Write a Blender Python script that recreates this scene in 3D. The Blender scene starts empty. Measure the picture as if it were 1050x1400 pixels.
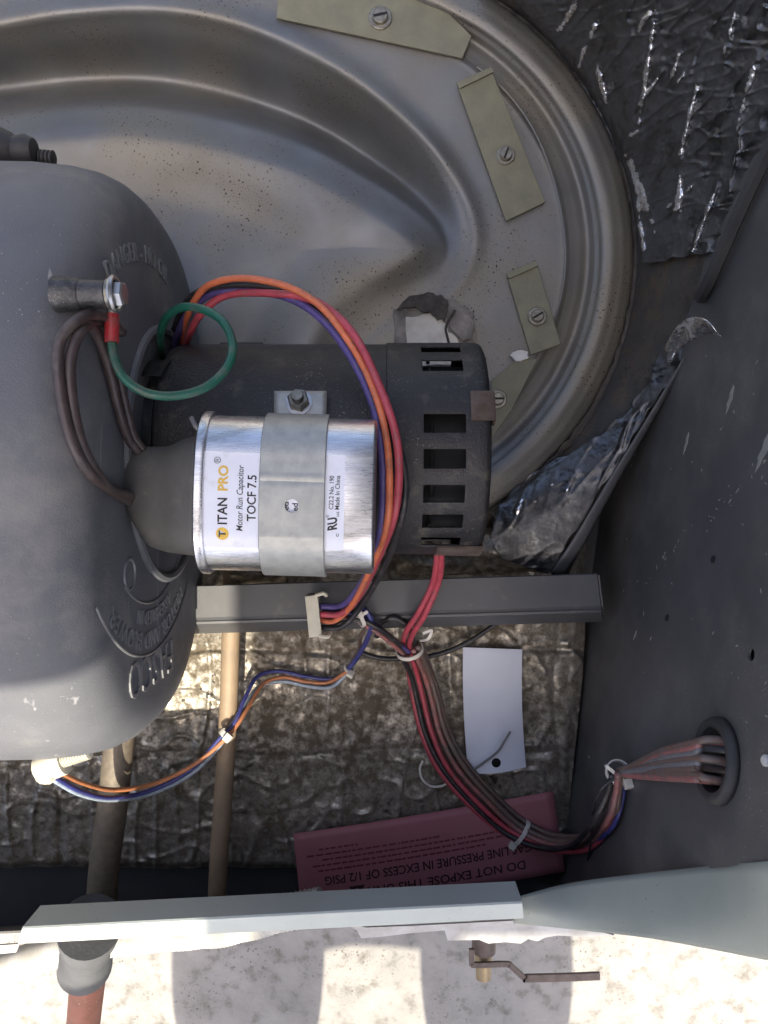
import bpy, bmesh, math, random
import numpy as np
from mathutils import Vector, Matrix, noise
random.seed(7)
R = math.radians
S = bpy.context.scene
COL = S.collection

# ------------------------------------------------------------------ camera, world, sun, exposure
F = 1018.0            # focal length in photo pixels (photo 1050 x 1400)
ZC = 0.66             # camera height above the insulated floor
cam = bpy.data.cameras.new('camera'); cam_o = bpy.data.objects.new('camera', cam); COL.objects.link(cam_o)
cam_o.location = (0, 0, ZC); cam.sensor_fit = 'VERTICAL'; cam.sensor_height = 36; cam.lens = F / 1400 * 36
cam.clip_start = 0.01; cam.clip_end = 200
S.camera = cam_o
S.cycles.max_bounces = 6; S.cycles.diffuse_bounces = 4; S.cycles.glossy_bounces = 3
S.render.resolution_x = 768; S.render.resolution_y = 1024
world = bpy.data.worlds.new('World'); S.world = world; world.use_nodes = True
wn = world.node_tree.nodes; wl = world.node_tree.links
sky = wn.new('ShaderNodeTexSky'); sky.sky_type = 'NISHITA'; sky.sun_disc = False
sky.sun_elevation = R(63.4); sky.sun_rotation = R(180); sky.air_density = 0.5; sky.dust_density = 4.5; sky.ozone_density = 0.2
wl.new(sky.outputs[0], wn['Background'].inputs[0]); wn['Background'].inputs[1].default_value = 0.15
sun = bpy.data.lights.new('sun', 'SUN'); sun.energy = 2.9; sun.angle = R(0.6); sun.color = (1.0, 0.91, 0.75)
sun_o = bpy.data.objects.new('sun', sun); COL.objects.link(sun_o)
sun_o.location = (0, -2, 4); sun_o.rotation_euler = (math.atan(0.5), 0, 0)
S.view_settings.view_transform = 'Standard'; S.view_settings.look = 'None'
S.view_settings.gamma = 1; S.view_settings.use_curve_mapping = False
S.view_settings.exposure = 1.62

# ------------------------------------------------------------------ helpers
OFF = {}
def P(px, py, z):
    k = (ZC - z) / F
    return Vector(((px - 525) * k, -(py - 700) * k, z))

def clamp(x, a=0.0, b=1.0): return a if x < a else b if x > b else x
def sst(a, b, x):
    t = clamp((x - a) / (b - a)); return t * t * (3 - 2 * t)
def interp(xs, ys, x, smooth=False):
    if x <= xs[0]: return ys[0]
    for i in range(len(xs) - 1):
        if x <= xs[i + 1]:
            t = (x - xs[i]) / (xs[i + 1] - xs[i])
            if smooth: t = t * t * (3 - 2 * t)
            return ys[i] + (ys[i + 1] - ys[i]) * t
    return ys[-1]

def tag(o, label=None, cat=None, group=None, kind=None):
    if label: o['label'] = label
    if cat: o['category'] = cat
    if group: o['group'] = group
    if kind: o['kind'] = kind
    return o

def thing(name, loc, label, cat, group=None):
    o = bpy.data.objects.new(name, None); COL.objects.link(o)
    o.location = loc; o.empty_display_size = 0.01; OFF[o.name] = Vector(loc)
    return tag(o, label, cat, group)

def obj(name, verts, faces, mat, parent=None, smooth=True, auto=35):
    verts = [Vector(v) for v in verts]
    if parent is not None:
        off = OFF[parent.name]
    else:
        mn = Vector((min(v[i] for v in verts) for i in range(3))); mx = Vector((max(v[i] for v in verts) for i in range(3)))
        off = Vector(((mn.x + mx.x) / 2, (mn.y + mx.y) / 2, mn.z))
    me = bpy.data.meshes.new(name)
    me.from_pydata([tuple(v - off) for v in verts], [], faces)
    me.update()
    bm = bmesh.new(); bm.from_mesh(me); bmesh.ops.recalc_face_normals(bm, faces=bm.faces); bm.to_mesh(me); bm.free()
    if smooth:
        me.polygons.foreach_set('use_smooth', [True] * len(me.polygons))
        if auto: me.set_sharp_from_angle(angle=R(auto))
    me.materials.append(mat)
    o = bpy.data.objects.new(name, me); COL.objects.link(o)
    if parent is not None: o.parent = parent
    else: o.location = off
    OFF[o.name] = off
    return o

def flip_up(o):
    me = o.data
    if sum(p.normal.z * p.area for p in me.polygons) < 0: me.flip_normals()
    return o

class MB:
    def __init__(s): s.v = []; s.f = []
    def add(s, verts, faces):
        b = len(s.v); s.v += [Vector(v) for v in verts]; s.f += [tuple(i + b for i in f) for f in faces]; return s
    def rings(s, rings, closed=True, cap0=True, cap1=True):
        n = len(rings[0]); vs = [p for r in rings for p in r]; fs = []
        for i in range(len(rings) - 1):
            for j in range(n if closed else n - 1):
                k = (j + 1) % n
                fs.append((i * n + j, i * n + k, (i + 1) * n + k, (i + 1) * n + j))
        if cap0: fs.append(tuple(range(n - 1, -1, -1)))
        if cap1: fs.append(tuple((len(rings) - 1) * n + j for j in range(n)))
        return s.add(vs, fs)
    def tube(s, pts, r, seg=8, sub=7, caps=True, raw=False):
        pts = [Vector(p) for p in pts]
        c = pts if raw else catmull(pts, sub)
        rr = r if callable(r) else (lambda t: r)
        t0 = (c[1] - c[0]).normalized(); u = t0.orthogonal().normalized(); rings = []
        for i, p in enumerate(c):
            t = (c[min(i + 1, len(c) - 1)] - c[max(i - 1, 0)]).normalized()
            u = (u - t * u.dot(t)).normalized(); w = t.cross(u); q = rr(i / (len(c) - 1))
            rings.append([p + (u * math.cos(2 * math.pi * k / seg) + w * math.sin(2 * math.pi * k / seg)) * q for k in range(seg)])
        return s.rings(rings, True, caps, caps)
    def lathe(s, base, axis, prof, seg=24, cap0=True, cap1=True):   # prof: (h, r)
        a = Vector(axis).normalized(); u = a.orthogonal().normalized(); w = a.cross(u); base = Vector(base)
        rings = [[base + a * h + (u * math.cos(2 * math.pi * k / seg) + w * math.sin(2 * math.pi * k / seg)) * r for k in range(seg)] for h, r in prof]
        return s.rings(rings, True, cap0, cap1)
    def prism(s, poly, d):                                           # poly of points, extruded by vector d
        n = len(poly); d = Vector(d); vs = [Vector(p) for p in poly] + [Vector(p) + d for p in poly]
        fs = [tuple(range(n)), tuple(range(2 * n - 1, n - 1, -1))] + [(i, (i + 1) % n, n + (i + 1) % n, n + i) for i in range(n)]
        return s.add(vs, fs)
    def box(s, c, size, rot=None):
        vs = [Vector((x * size[0] / 2, y * size[1] / 2, z * size[2] / 2)) for x in (-1, 1) for y in (-1, 1) for z in (-1, 1)]
        if rot is not None: vs = [rot @ v for v in vs]
        c = Vector(c)
        return s.add([v + c for v in vs], [(0, 1, 3, 2), (4, 6, 7, 5), (0, 4, 5, 1), (2, 3, 7, 6), (0, 2, 6, 4), (1, 5, 7, 3)])
    def grid(s, fn, n, m):
        vs = [fn(i / n, j / m) for i in range(n + 1) for j in range(m + 1)]
        fs = [(i * (m + 1) + j, (i + 1) * (m + 1) + j, (i + 1) * (m + 1) + j + 1, i * (m + 1) + j + 1) for i in range(n) for j in range(m)]
        return s.add(vs, fs)
    def torus(s, c, axis, R0, r0, seg=28, m=8, a0=0, a1=360):
        a = Vector(axis).normalized(); u = a.orthogonal().normalized(); w = a.cross(u); c = Vector(c)
        rings = []
        full = abs(a1 - a0 - 360) < 1e-6
        for i in range(seg + (0 if full else 1)):
            t = R(a0 + (a1 - a0) * i / seg); dv = u * math.cos(t) + w * math.sin(t)
            rings.append([c + dv * (R0 + r0 * math.cos(2 * math.pi * k / m)) + a * r0 * math.sin(2 * math.pi * k / m) for k in range(m)])
        if full: rings.append(rings[0])
        return s.rings(rings, True, not full, not full)
    def build(s, name, mat, parent=None, smooth=True, auto=35): return obj(name, s.v, s.f, mat, parent, smooth, auto)

def catmull(pts, sub):
    if len(pts) < 3: return [pts[0].lerp(pts[-1], i / sub) for i in range(sub + 1)]
    out = []; q = [pts[0] * 2 - pts[1]] + pts + [pts[-1] * 2 - pts[-2]]
    for i in range(1, len(q) - 2):
        a, b, c, d = q[i - 1:i + 3]
        for k in range(sub):
            t = k / sub
            out.append(0.5 * ((2 * b) + (c - a) * t + (2 * a - 5 * b + 4 * c - d) * t * t + (3 * b - a - 3 * c + d) * t ** 3))
    out.append(pts[-1]); return out

def bevel(o, w=0.0006, seg=2, angle=35):
    m = o.modifiers.new('bevel', 'BEVEL'); m.width = w; m.segments = seg; m.limit_method = 'ANGLE'; m.angle_limit = R(angle); return o
def solidify(o, t, off=-1):
    m = o.modifiers.new('thickness', 'SOLIDIFY'); m.thickness = t; m.offset = off; return o

def boolean(o, cutters):
    for mb in cutters:
        c = mb.build('cutter', o.data.materials[0], smooth=False)
        m = o.modifiers.new('cut', 'BOOLEAN'); m.object = c; m.operation = 'DIFFERENCE'; m.solver = 'EXACT'
        dg = bpy.context.evaluated_depsgraph_get(); dg.update()
        me = bpy.data.meshes.new_from_object(o.evaluated_get(dg))
        o.modifiers.remove(m); o.data = me; bpy.data.objects.remove(c)
    return o

def text_geo(body, length=None, height=None, extrude=0.0, bold=0.0, shear=0.0, align='LEFT', spacing=1.0):
    """returns verts (x,y,z) and faces with lower-left at x=0 (or centred), cap height = height"""
    cu = bpy.data.curves.new('text', 'FONT'); cu.body = body; cu.size = 1; cu.extrude = extrude; cu.offset = bold; cu.shear = shear
    cu.space_character = spacing; cu.resolution_u = 3
    t = bpy.data.objects.new('text', cu); COL.objects.link(t)
    dg = bpy.context.evaluated_depsgraph_get(); dg.update()
    me = t.evaluated_get(dg).to_mesh()
    vs = [v.co.copy() for v in me.vertices]; fs = [tuple(p.vertices) for p in me.polygons]
    t.evaluated_get(dg).to_mesh_clear(); bpy.data.objects.remove(t); bpy.data.curves.remove(cu)
    x0 = min(v.x for v in vs); x1 = max(v.x for v in vs)
    k = height / 0.70 if height else length / (x1 - x0)
    kx = length / (x1 - x0) if length else k
    if not height: k = kx
    c = (x0 + x1) / 2 if align == 'CENTER' else x0
    return [Vector(((v.x - c) * kx, v.y * k, v.z)) for v in vs], fs

# ------------------------------------------------------------------ materials
def mat(name, c1, c2=None, rough=0.6, metal=0.0, nscale=25.0, bump=0.0, bscale=300.0, speck=None, rough2=None, scratch=None, spec=0.5, contrast=(0.32, 0.68), stretch=None, dust=None):
    m = bpy.data.materials.new(name); m.use_nodes = True; N = m.node_tree.nodes; L = m.node_tree.links
    b = N['Principled BSDF']; tc = N.new('ShaderNodeTexCoord'); co = tc.outputs['Object']
    if stretch:
        mp = N.new('ShaderNodeMapping'); mp.inputs['Scale'].default_value = stretch; L.new(co, mp.inputs[0]); co2 = mp.outputs[0]
    else: co2 = co
    def nz(scale, detail=4, src=co2, rgh=0.6):
        n = N.new('ShaderNodeTexNoise'); n.inputs['Scale'].default_value = scale; n.inputs['Detail'].default_value = detail; n.inputs['Roughness'].default_value = rgh
        L.new(src, n.inputs['Vector']); return n.outputs['Fac']
    def ramp(src, a, b_, v0=(0, 0, 0, 1), v1=(1, 1, 1, 1)):
        r = N.new('ShaderNodeValToRGB'); r.color_ramp.elements[0].position = a; r.color_ramp.elements[1].position = b_
        r.color_ramp.elements[0].color = v0; r.color_ramp.elements[1].color = v1; L.new(src, r.inputs[0]); return r.outputs[0]
    def mix(f, a, b_):
        x = N.new('ShaderNodeMix'); x.data_type = 'RGBA'
        if hasattr(f, 'links'): L.new(f, x.inputs[0])
        else: x.inputs[0].default_value = f
        for s, i in ((a, 6), (b_, 7)):
            if hasattr(s, 'links'): L.new(s, x.inputs[i])
            else: x.inputs[i].default_value = (*s, 1)
        return x.outputs[2]
    c2 = c2 or tuple(x * 0.75 for x in c1)
    f = nz(nscale); col = mix(ramp(f, *contrast), c1, c2)
    if dust:          # (colour, scale, lo, hi)
        col = mix(ramp(nz(dust[1], 8, co), dust[2], dust[3]), col, dust[0])
    if speck:         # (colour, scale, size, patch)
        for sc_mul in (1.0, 2.1):
            v = N.new('ShaderNodeTexVoronoi'); v.inputs['Scale'].default_value = speck[1] * sc_mul; L.new(co, v.inputs['Vector'])
            dot = ramp(v.outputs['Distance'], speck[2], speck[2] * 1.5, (1, 1, 1, 1), (0, 0, 0, 1))
            pn = ramp(nz(speck[3], 3, co), 0.44, 0.62)
            mm = N.new('ShaderNodeMath'); mm.operation = 'MULTIPLY'; L.new(dot, mm.inputs[0]); L.new(pn, mm.inputs[1])
            col = mix(mm.outputs[0], col, speck[0])
    if scratch:       # (colour, scale, threshold)
        mp = N.new('ShaderNodeMapping'); mp.inputs['Scale'].default_value = (1, 0.06, 1); mp.inputs['Rotation'].default_value = (0, 0, 0.5); L.new(co, mp.inputs[0])
        s = ramp(nz(scratch[1], 2, mp.outputs[0]), scratch[2], scratch[2] + 0.04)
        col = mix(s, col, scratch[0])
    L.new(col, b.inputs['Base Color'])
    b.inputs['Metallic'].default_value = metal; b.inputs['Specular IOR Level'].default_value = spec
    if rough2 is not None:
        rr = N.new('ShaderNodeMapRange'); rr.inputs[1].default_value = 0.3; rr.inputs[2].default_value = 0.7; rr.inputs[3].default_value = rough; rr.inputs[4].default_value = rough2
        L.new(nz(nscale * 1.7, 5), rr.inputs[0]); L.new(rr.outputs[0], b.inputs['Roughness'])
    else: b.inputs['Roughness'].default_value = rough
    if bump:
        bp = N.new('ShaderNodeBump'); bp.inputs['Strength'].default_value = bump; bp.inputs['Distance'].default_value = 0.002
        L.new(nz(bscale, 3), bp.inputs['Height']); L.new(bp.outputs[0], b.inputs['Normal'])
    return m

def foil_mat(name, foil, dirt, lo, hi, dscale=60, rough=0.28):
    m = bpy.data.materials.new(name); m.use_nodes = True; N = m.node_tree.nodes; L = m.node_tree.links
    b = N['Principled BSDF']; tc = N.new('ShaderNodeTexCoord'); co = tc.outputs['Object']
    n1 = N.new('ShaderNodeTexNoise'); n1.inputs['Scale'].default_value = dscale; n1.inputs['Detail'].default_value = 6; n1.inputs['Roughness'].default_value = 0.72; L.new(co, n1.inputs['Vector'])
    n2 = N.new('ShaderNodeTexNoise'); n2.inputs['Scale'].default_value = dscale / 6; n2.inputs['Detail'].default_value = 4; L.new(co, n2.inputs['Vector'])
    ad = N.new('ShaderNodeMath'); ad.operation = 'ADD'; L.new(n1.outputs['Fac'], ad.inputs[0])
    ml = N.new('ShaderNodeMath'); ml.operation = 'MULTIPLY_ADD'; L.new(n2.outputs['Fac'], ml.inputs[0]); ml.inputs[1].default_value = 0.4; ml.inputs[2].default_value = -0.2; L.new(ml.outputs[0], ad.inputs[1])
    r = N.new('ShaderNodeValToRGB'); r.color_ramp.elements[0].position = lo; r.color_ramp.elements[1].position = hi; L.new(ad.outputs[0], r.inputs[0])
    x = N.new('ShaderNodeMix'); x.data_type = 'RGBA'; L.new(r.outputs[0], x.inputs[0]); x.inputs[6].default_value = (*foil, 1); x.inputs[7].default_value = (*dirt, 1)
    L.new(x.outputs[2], b.inputs['Base Color'])
    mr = N.new('ShaderNodeMapRange'); mr.inputs[3].default_value = 1; mr.inputs[4].default_value = 0.05; L.new(r.outputs[0], mr.inputs[0]); L.new(mr.outputs[0], b.inputs['Metallic'])
    mr = N.new('ShaderNodeMapRange'); mr.inputs[3].default_value = rough; mr.inputs[4].default_value = 0.8; L.new(r.outputs[0], mr.inputs[0]); L.new(mr.outputs[0], b.inputs['Roughness'])
    n3 = N.new('ShaderNodeTexNoise'); n3.inputs['Scale'].default_value = 160; n3.inputs['Detail'].default_value = 5; L.new(co, n3.inputs['Vector'])
    bp = N.new('ShaderNodeBump'); bp.inputs['Strength'].default_value = 0.35; bp.inputs['Distance'].default_value = 0.003; L.new(n3.outputs['Fac'], bp.inputs['Height']); L.new(bp.outputs[0], b.inputs['Normal'])
    return m

BLK = (0.012, 0.012, 0.012)
M = {}
M['plate'] = mat('stamped_steel', (0.195, 0.200, 0.200), (0.135, 0.138, 0.138), 0.46, 0.60, 14, 0.10, 500, speck=((0.03, 0.027, 0.022), 230, 0.13, 12), rough2=0.60, dust=((0.22, 0.20, 0.16), 6, 0.42, 0.66))
M['clip'] = mat('olive_primer', (0.19, 0.185, 0.125), (0.145, 0.142, 0.10), 0.6, 0.2, 60, 0.15, 900)
M['screw'] = mat('zinc_screw', (0.30, 0.29, 0.25), (0.16, 0.15, 0.12), 0.42, 0.8, 250)
M['wall'] = mat('charcoal_painted_steel', (0.083, 0.082, 0.082), (0.060, 0.060, 0.061), 0.40, 0.15, 9, 0.06, 700, speck=((0.25, 0.25, 0.25), 260, 0.09, 11), rough2=0.58, dust=((0.14, 0.133, 0.122), 11, 0.45, 0.78))
M['pan'] = mat('black_base_pan', (0.055, 0.056, 0.058), (0.075, 0.072, 0.068), 0.6, 0.1, 14, 0.1, 300, dust=((0.09, 0.08, 0.065), 30, 0.6, 0.85))
M['deck'] = mat('grimy_dark_sheet', (0.035, 0.034, 0.032), (0.055, 0.05, 0.042), 0.65, 0.2, 25, 0.6, 250, dust=((0.075, 0.055, 0.035), 60, 0.47, 0.70), speck=((0.01, 0.01, 0.01), 160, 0.22, 18))
M['bar'] = mat('grey_painted_channel', (0.085, 0.088, 0.093), (0.07, 0.072, 0.076), 0.5, 0.1, 20, 0.05, 900, dust=((0.16, 0.15, 0.13), 60, 0.62, 0.85))
M['housing'] = mat('dark_plastic_housing', (0.125, 0.130, 0.140), (0.092, 0.096, 0.105), 0.50, 0.0, 12, 0.22, 900, rough2=0.66, dust=((0.24, 0.23, 0.205), 20, 0.5, 0.82), scratch=((0.26, 0.26, 0.26), 120, 0.70), speck=((0.32, 0.31, 0.28), 240, 0.07, 16))
M['emboss'] = mat('plastic_raised_highlight', (0.19, 0.195, 0.20), (0.15, 0.155, 0.16), 0.36, 0.0, 30)  # housing plastic lightened to imitate edge highlights on the raised marks
M['motor'] = mat('black_motor_enamel', (0.012, 0.012, 0.014), (0.022, 0.021, 0.021), 0.36, 0.05, 22, 0.35, 700, rough2=0.56, dust=((0.10, 0.088, 0.07), 80, 0.56, 0.84), speck=((0.2, 0.19, 0.17), 330, 0.10, 25))
M['motor_in'] = mat('motor_winding_dark', (0.008, 0.008, 0.008), None, 0.8)
M['rust_tab'] = mat('rusty_tab', (0.16, 0.13, 0.11), (0.09, 0.06, 0.045), 0.55, 0.4, 90, 0.2, 700)
M['alu'] = mat('brushed_aluminium', (0.78, 0.79, 0.81), (0.55, 0.56, 0.57), 0.22, 1.0, 90, 0.06, 300, rough2=0.42, stretch=(1, 12, 12), dust=((0.35, 0.34, 0.32), 60, 0.6, 0.85))
M['galv'] = mat('galvanised_strap', (0.42, 0.43, 0.40), (0.33, 0.34, 0.32), 0.48, 0.6, 160, 0.08, 1500)
M['boot'] = mat('grey_rubber_boot', (0.095, 0.094, 0.088), (0.068, 0.067, 0.063), 0.6, 0, 40, 0.12, 300, dust=((0.16, 0.15, 0.13), 60, 0.55, 0.82), speck=((0.3, 0.29, 0.27), 260, 0.08, 30))
M['label'] = mat('white_label_paper', (0.74, 0.76, 0.82), (0.68, 0.70, 0.77), 0.38, 0, 30, dust=((0.5, 0.49, 0.46), 70, 0.62, 0.85))
M['ink'] = mat('black_ink', (0.015, 0.015, 0.018), None, 0.4)
M['gold'] = mat('gold_ink', (0.72, 0.46, 0.06), (0.66, 0.42, 0.05), 0.4)
M['concrete'] = mat('pale_concrete', (0.31, 0.30, 0.28), (0.225, 0.22, 0.205), 0.88, 0, 22, 0.9, 70, speck=((0.12, 0.11, 0.09), 120, 0.14, 11), dust=((0.12, 0.11, 0.09), 44, 0.54, 0.76))
M['rail'] = mat('pale_grey_green_paint', (0.47, 0.515, 0.475), (0.41, 0.45, 0.415), 0.42, 0, 14, 0.05, 300, speck=((0.2, 0.17, 0.1), 120, 0.06, 14))
M['white_flake'] = mat('peeling_white_paint', (0.55, 0.55, 0.53), (0.40, 0.39, 0.36), 0.7, 0, 60, 0.3, 200)
M['hose'] = mat('white_ribbed_plastic', (0.52, 0.51, 0.48), (0.42, 0.41, 0.38), 0.55, 0, 40)
M['copper'] = mat('red_brown_pipe', (0.30, 0.12, 0.08), (0.22, 0.09, 0.06), 0.6, 0.3, 60, 0.1, 500, speck=((0.5, 0.45, 0.4), 200, 0.1, 30))
M['sleeve'] = mat('grey_rubber_sleeve', (0.09, 0.095, 0.10), (0.065, 0.068, 0.07), 0.7, 0, 50, 0.15, 400)
M['iron'] = mat('brown_iron', (0.13, 0.105, 0.095), (0.09, 0.07, 0.06), 0.6, 0.4, 120, 0.2, 600)
M['brass'] = mat('dull_brass', (0.34, 0.27, 0.16), (0.24, 0.19, 0.12), 0.5, 0.7, 90)
M['tan_pipe'] = mat('dusty_tan_rod', (0.30, 0.22, 0.14), (0.24, 0.18, 0.12), 0.6, 0.1, 60, 0.15, 700)
M['dark_pipe'] = mat('dusty_dark_pipe', (0.17, 0.14, 0.10), (0.11, 0.092, 0.07), 0.6, 0.1, 200, 0.15, 900)
M['boss'] = mat('worn_dark_steel', (0.10, 0.10, 0.10), (0.05, 0.05, 0.05), 0.45, 0.7, 150, 0.3, 500, speck=((0.4, 0.4, 0.38), 400, 0.12, 60))
M['tag'] = mat('grey_white_card', (0.62, 0.66, 0.74), (0.56, 0.60, 0.69), 0.6, 0, 22, dust=((0.42, 0.45, 0.52), 26, 0.62, 0.85))
M['flange'] = mat('shaded_grey_green_paint', (0.30, 0.325, 0.285), (0.25, 0.275, 0.24), 0.5, 0, 12, 0.05, 300, speck=((0.06, 0.05, 0.03), 120, 0.06, 14))  # rail paint darkened to stand for the flange's shade, with dark specks
M['red_card'] = mat('hazed_red_card', (0.34, 0.125, 0.14), (0.29, 0.105, 0.12), 0.55, 0, 18)  # red lifted towards pink, veiling haze put into the colour
M['card_ink'] = mat('dark_red_ink', (0.03, 0.01, 0.012), None, 0.6)
M['beige'] = mat('beige_connector', (0.52, 0.50, 0.40), (0.42, 0.40, 0.32), 0.5, 0, 80)
M['tie'] = mat('white_nylon', (0.66, 0.64, 0.58), (0.5, 0.48, 0.42), 0.45, 0, 80)
M['rubber'] = mat('black_rubber', (0.022, 0.022, 0.024), (0.035, 0.034, 0.033), 0.6, 0, 60, 0.1, 400)
M['pale_board'] = mat('pale_liner_board', (0.62, 0.60, 0.54), (0.36, 0.34, 0.29), 0.8, 0, 40, 0.15, 300)
M['torn'] = mat('torn_grey_liner', (0.24, 0.22, 0.20), (0.09, 0.08, 0.07), 0.85, 0, 70, 0.5, 250)
M['char'] = mat('charred_liner', (0.03, 0.026, 0.023), (0.07, 0.06, 0.05), 0.9, 0, 90, 0.5, 250)
M['cream'] = mat('cream_plastic_nut', (0.60, 0.57, 0.46), (0.5, 0.47, 0.38), 0.5, 0, 60)
M['steel'] = mat('bright_zinc', (0.55, 0.55, 0.54), (0.35, 0.35, 0.34), 0.3, 0.9, 150)
def wmat(n, c, dirt=0.0):
    return mat(n, c, tuple(x * 0.7 for x in c), 0.40, 0, 120, 0.15, 500, dust=((0.11, 0.095, 0.085), 110, 0.54 - dirt, 0.82 - dirt))
M['w_orange'] = wmat('orange_insulation', (0.62, 0.17, 0.075)); M['w_red'] = wmat('red_insulation', (0.43, 0.065, 0.09))
M['w_purple'] = wmat('purple_insulation', (0.085, 0.065, 0.22)); M['w_black'] = wmat('black_insulation', (0.025, 0.025, 0.028))
M['w_brown'] = wmat('brown_insulation', (0.062, 0.045, 0.043)); M['w_green'] = wmat('green_insulation', (0.012, 0.10, 0.066), 0.0)
M['w_blue'] = wmat('blue_insulation', (0.045, 0.05, 0.20)); M['w_tan'] = wmat('dusty_brown_insulation', (0.15, 0.088, 0.070), 0.16)
M['w_pink'] = wmat('dusty_pink_insulation', (0.32, 0.125, 0.115), 0.12); M['w_peach'] = wmat('peach_insulation', (0.50, 0.20, 0.09))
M['w_pale'] = wmat('pale_blue_insulation', (0.35, 0.42, 0.50)); M['crimp'] = wmat('red_crimp', (0.38, 0.03, 0.035)); M['w_grey'] = wmat('grey_insulation', (0.16, 0.16, 0.17))
M['foil_floor'] = foil_mat('dirty_foil', (0.42, 0.39, 0.33), (0.105, 0.084, 0.056), 0.36, 0.60, 95, 0.33)
M['foil_wall'] = foil_mat('dark_foil', (0.12, 0.122, 0.126), (0.028, 0.027, 0.026), 0.42, 0.75, 45, 0.30)
M['foil_bright'] = foil_mat('torn_and_glint_foil', (0.8, 0.8, 0.8), (0.1, 0.09, 0.08), 0.5, 0.75, 90, 0.25)  # torn tip, and painted glints along the liner creases
M['denim'] = mat('blue_work_trousers', (0.03, 0.04, 0.07), (0.05, 0.06, 0.09), 0.9, 0, 40, 0.3, 800)
M['shirt'] = mat('grey_shirt', (0.18, 0.18, 0.19), (0.14, 0.14, 0.15), 0.9, 0, 30, 0.3, 800)
M['skin'] = mat('skin', (0.42, 0.25, 0.18), (0.38, 0.22, 0.16), 0.55, 0, 30)
M['hair'] = mat('dark_hair', (0.02, 0.015, 0.012), None, 0.7, 0, 80, 0.5, 300)

def rn(x, y, s, seed=0.0, oct=3):
    v = 0; a = 1; t = 0
    for _ in range(oct):
        v += a * noise.noise(Vector((x * s, y * s, seed))); t += a; a *= 0.5; s *= 2.03
    return v / t
def ridge(x, y, s, seed): return max(0.0, 1 - abs(noise.noise(Vector((x * s, y * s, seed)))) * 5.0)

# ================================================================== SETTING
# concrete ground
GZ = -0.35
mb = MB(); mb.add([(-12, -12, GZ), (12, -12, GZ), (12, 12, GZ), (-12, 12, GZ)], [(0, 1, 2, 3)])
tag(mb.build('concrete_ground', M['concrete'], smooth=False), kind='structure')

# base pan under everything
def WX(Y): return 0.2003 + 0.133 * Y      # side panel line in plan
mb = MB()
y0, y1 = -0.36, 0.62
mb.prism([(-0.75, -0.405, -0.052), (WX(y0) + 0.03, -0.357, -0.052), (WX(y1) + 0.03, y1, -0.052), (-0.75, y1, -0.052)], (0, 0, 0.022))
tag(mb.build('base_pan_floor', M['pan'], smooth=False), kind='structure')

# insulated foil floor (quilted, wrinkled sheet)
def floor_z(px, py):
    x, y = px / 100, py / 100
    z = 0.0018 * rn(x, y, 1.3, 3.1) + 0.0012 * rn(x, y * 0.6, 5, 8.2, 4)
    z += 0.0016 * ridge(x * 1.6, y * 0.45, 1.4, 5.5) ** 3 + 0.0013 * ridge(x * 0.7, y * 1.1, 2.2, 1.7) ** 4
    for sx in (338 + 6 * math.sin(py / 60), 478 + 5 * math.sin(py / 45 + 1), 762 + 5 * math.sin(py / 40), 60 + py * .02):
        d = abs(px - sx); z += (-0.0012 * math.exp(-(d / 3.5) ** 2) + 0.0004 * math.exp(-((d - 9) / 6) ** 2)) * (0.35 + 0.9 * max(0, rn(px / 100, py / 100, 1.1, 6.6)) * 2)
    for sy in (892 + 4 * math.sin(px / 70), 1030 - (px - 400) * 0.012 + 4 * math.sin(px / 50)):
        d = abs(py - sy); z += (-0.0013 * math.exp(-(d / 3.5) ** 2) + 0.0008 * math.exp(-((d - 9) / 6) ** 2)) * (0.5 + 0.9 * max(0, rn(px / 100, py / 100, 1.1, 2.6)) * 2)
    return z * 1.7
def fl(u, v):
    px = -80 + u * (815 - 80 * v * 0 + 80); py = 690 + v * (1186 - 690)
    px = -80 + u * (880 - 25 * sst(0.3, 1, v)); e = 0
    if v > 0.985: e = -0.006 * (v - 0.985) / 0.015
    if u > 0.985: e += -0.004 * (u - 0.985) / 0.015
    py += 5 * rn(px / 100, 0.3, 2, 4.4) * v
    return P(px, py, floor_z(px, py) + e)
mb = MB(); mb.grid(fl, 330, 200)
o = flip_up(mb.build('foil_floor', M['foil_floor'], auto=0)); tag(o, kind='structure')

# ================================================================== STAMPED PLATE (blower inlet plate)
PZ = 0.045
rim_r = [0, 306, 313, 318, 330, 343, 356, 366, 376, 390, 402, 408]
rim_h = [0, 0, 0.0005, -0.0035, -0.0050, -0.0075, 0.001, 0.0085, 0.0095, 0.0075, 0.004, -0.003]
def smooth_line(pts, sub=5): return np.array([(v.x, v.y) for v in catmull([Vector((x, y, 0)) for x, y in pts], sub)])
BULGE = smooth_line([(-400, 240), (-200, 190), (0, 160), (150, 148), (260, 158), (400, 195), (500, 246), (560, 284), (596, 318), (604, 348), (586, 378), (550, 400), (508, 428), (478, 462), (440, 540), (400, 640)])
OUTER = smooth_line([(-400, 130), (-200, 70), (0, 34), (100, 18), (230, 15), (350, 42), (480, 108), (570, 186), (618, 256), (636, 310), (630, 352), (604, 388), (564, 410), (518, 436), (486, 468), (448, 543), (408, 643)])
def sdist(px, py, line):          # signed distance in picture units, positive on the lower-left side of the line
    best = np.full(px.shape, 1e9); sg = np.ones(px.shape)
    for (ax, ay), (bx, by) in zip(line[:-1], line[1:]):
        dx, dy = bx - ax, by - ay; t = np.clip(((px - ax) * dx + (py - ay) * dy) / (dx * dx + dy * dy), 0, 1)
        d = np.hypot(px - ax - dx * t, py - ay - dy * t); m = d < best
        best = np.where(m, d, best); sg = np.where(m, np.where(dx * (py - ay) - dy * (px - ax) > 0, 1.0, -1.0), sg)
    return best * sg
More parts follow.
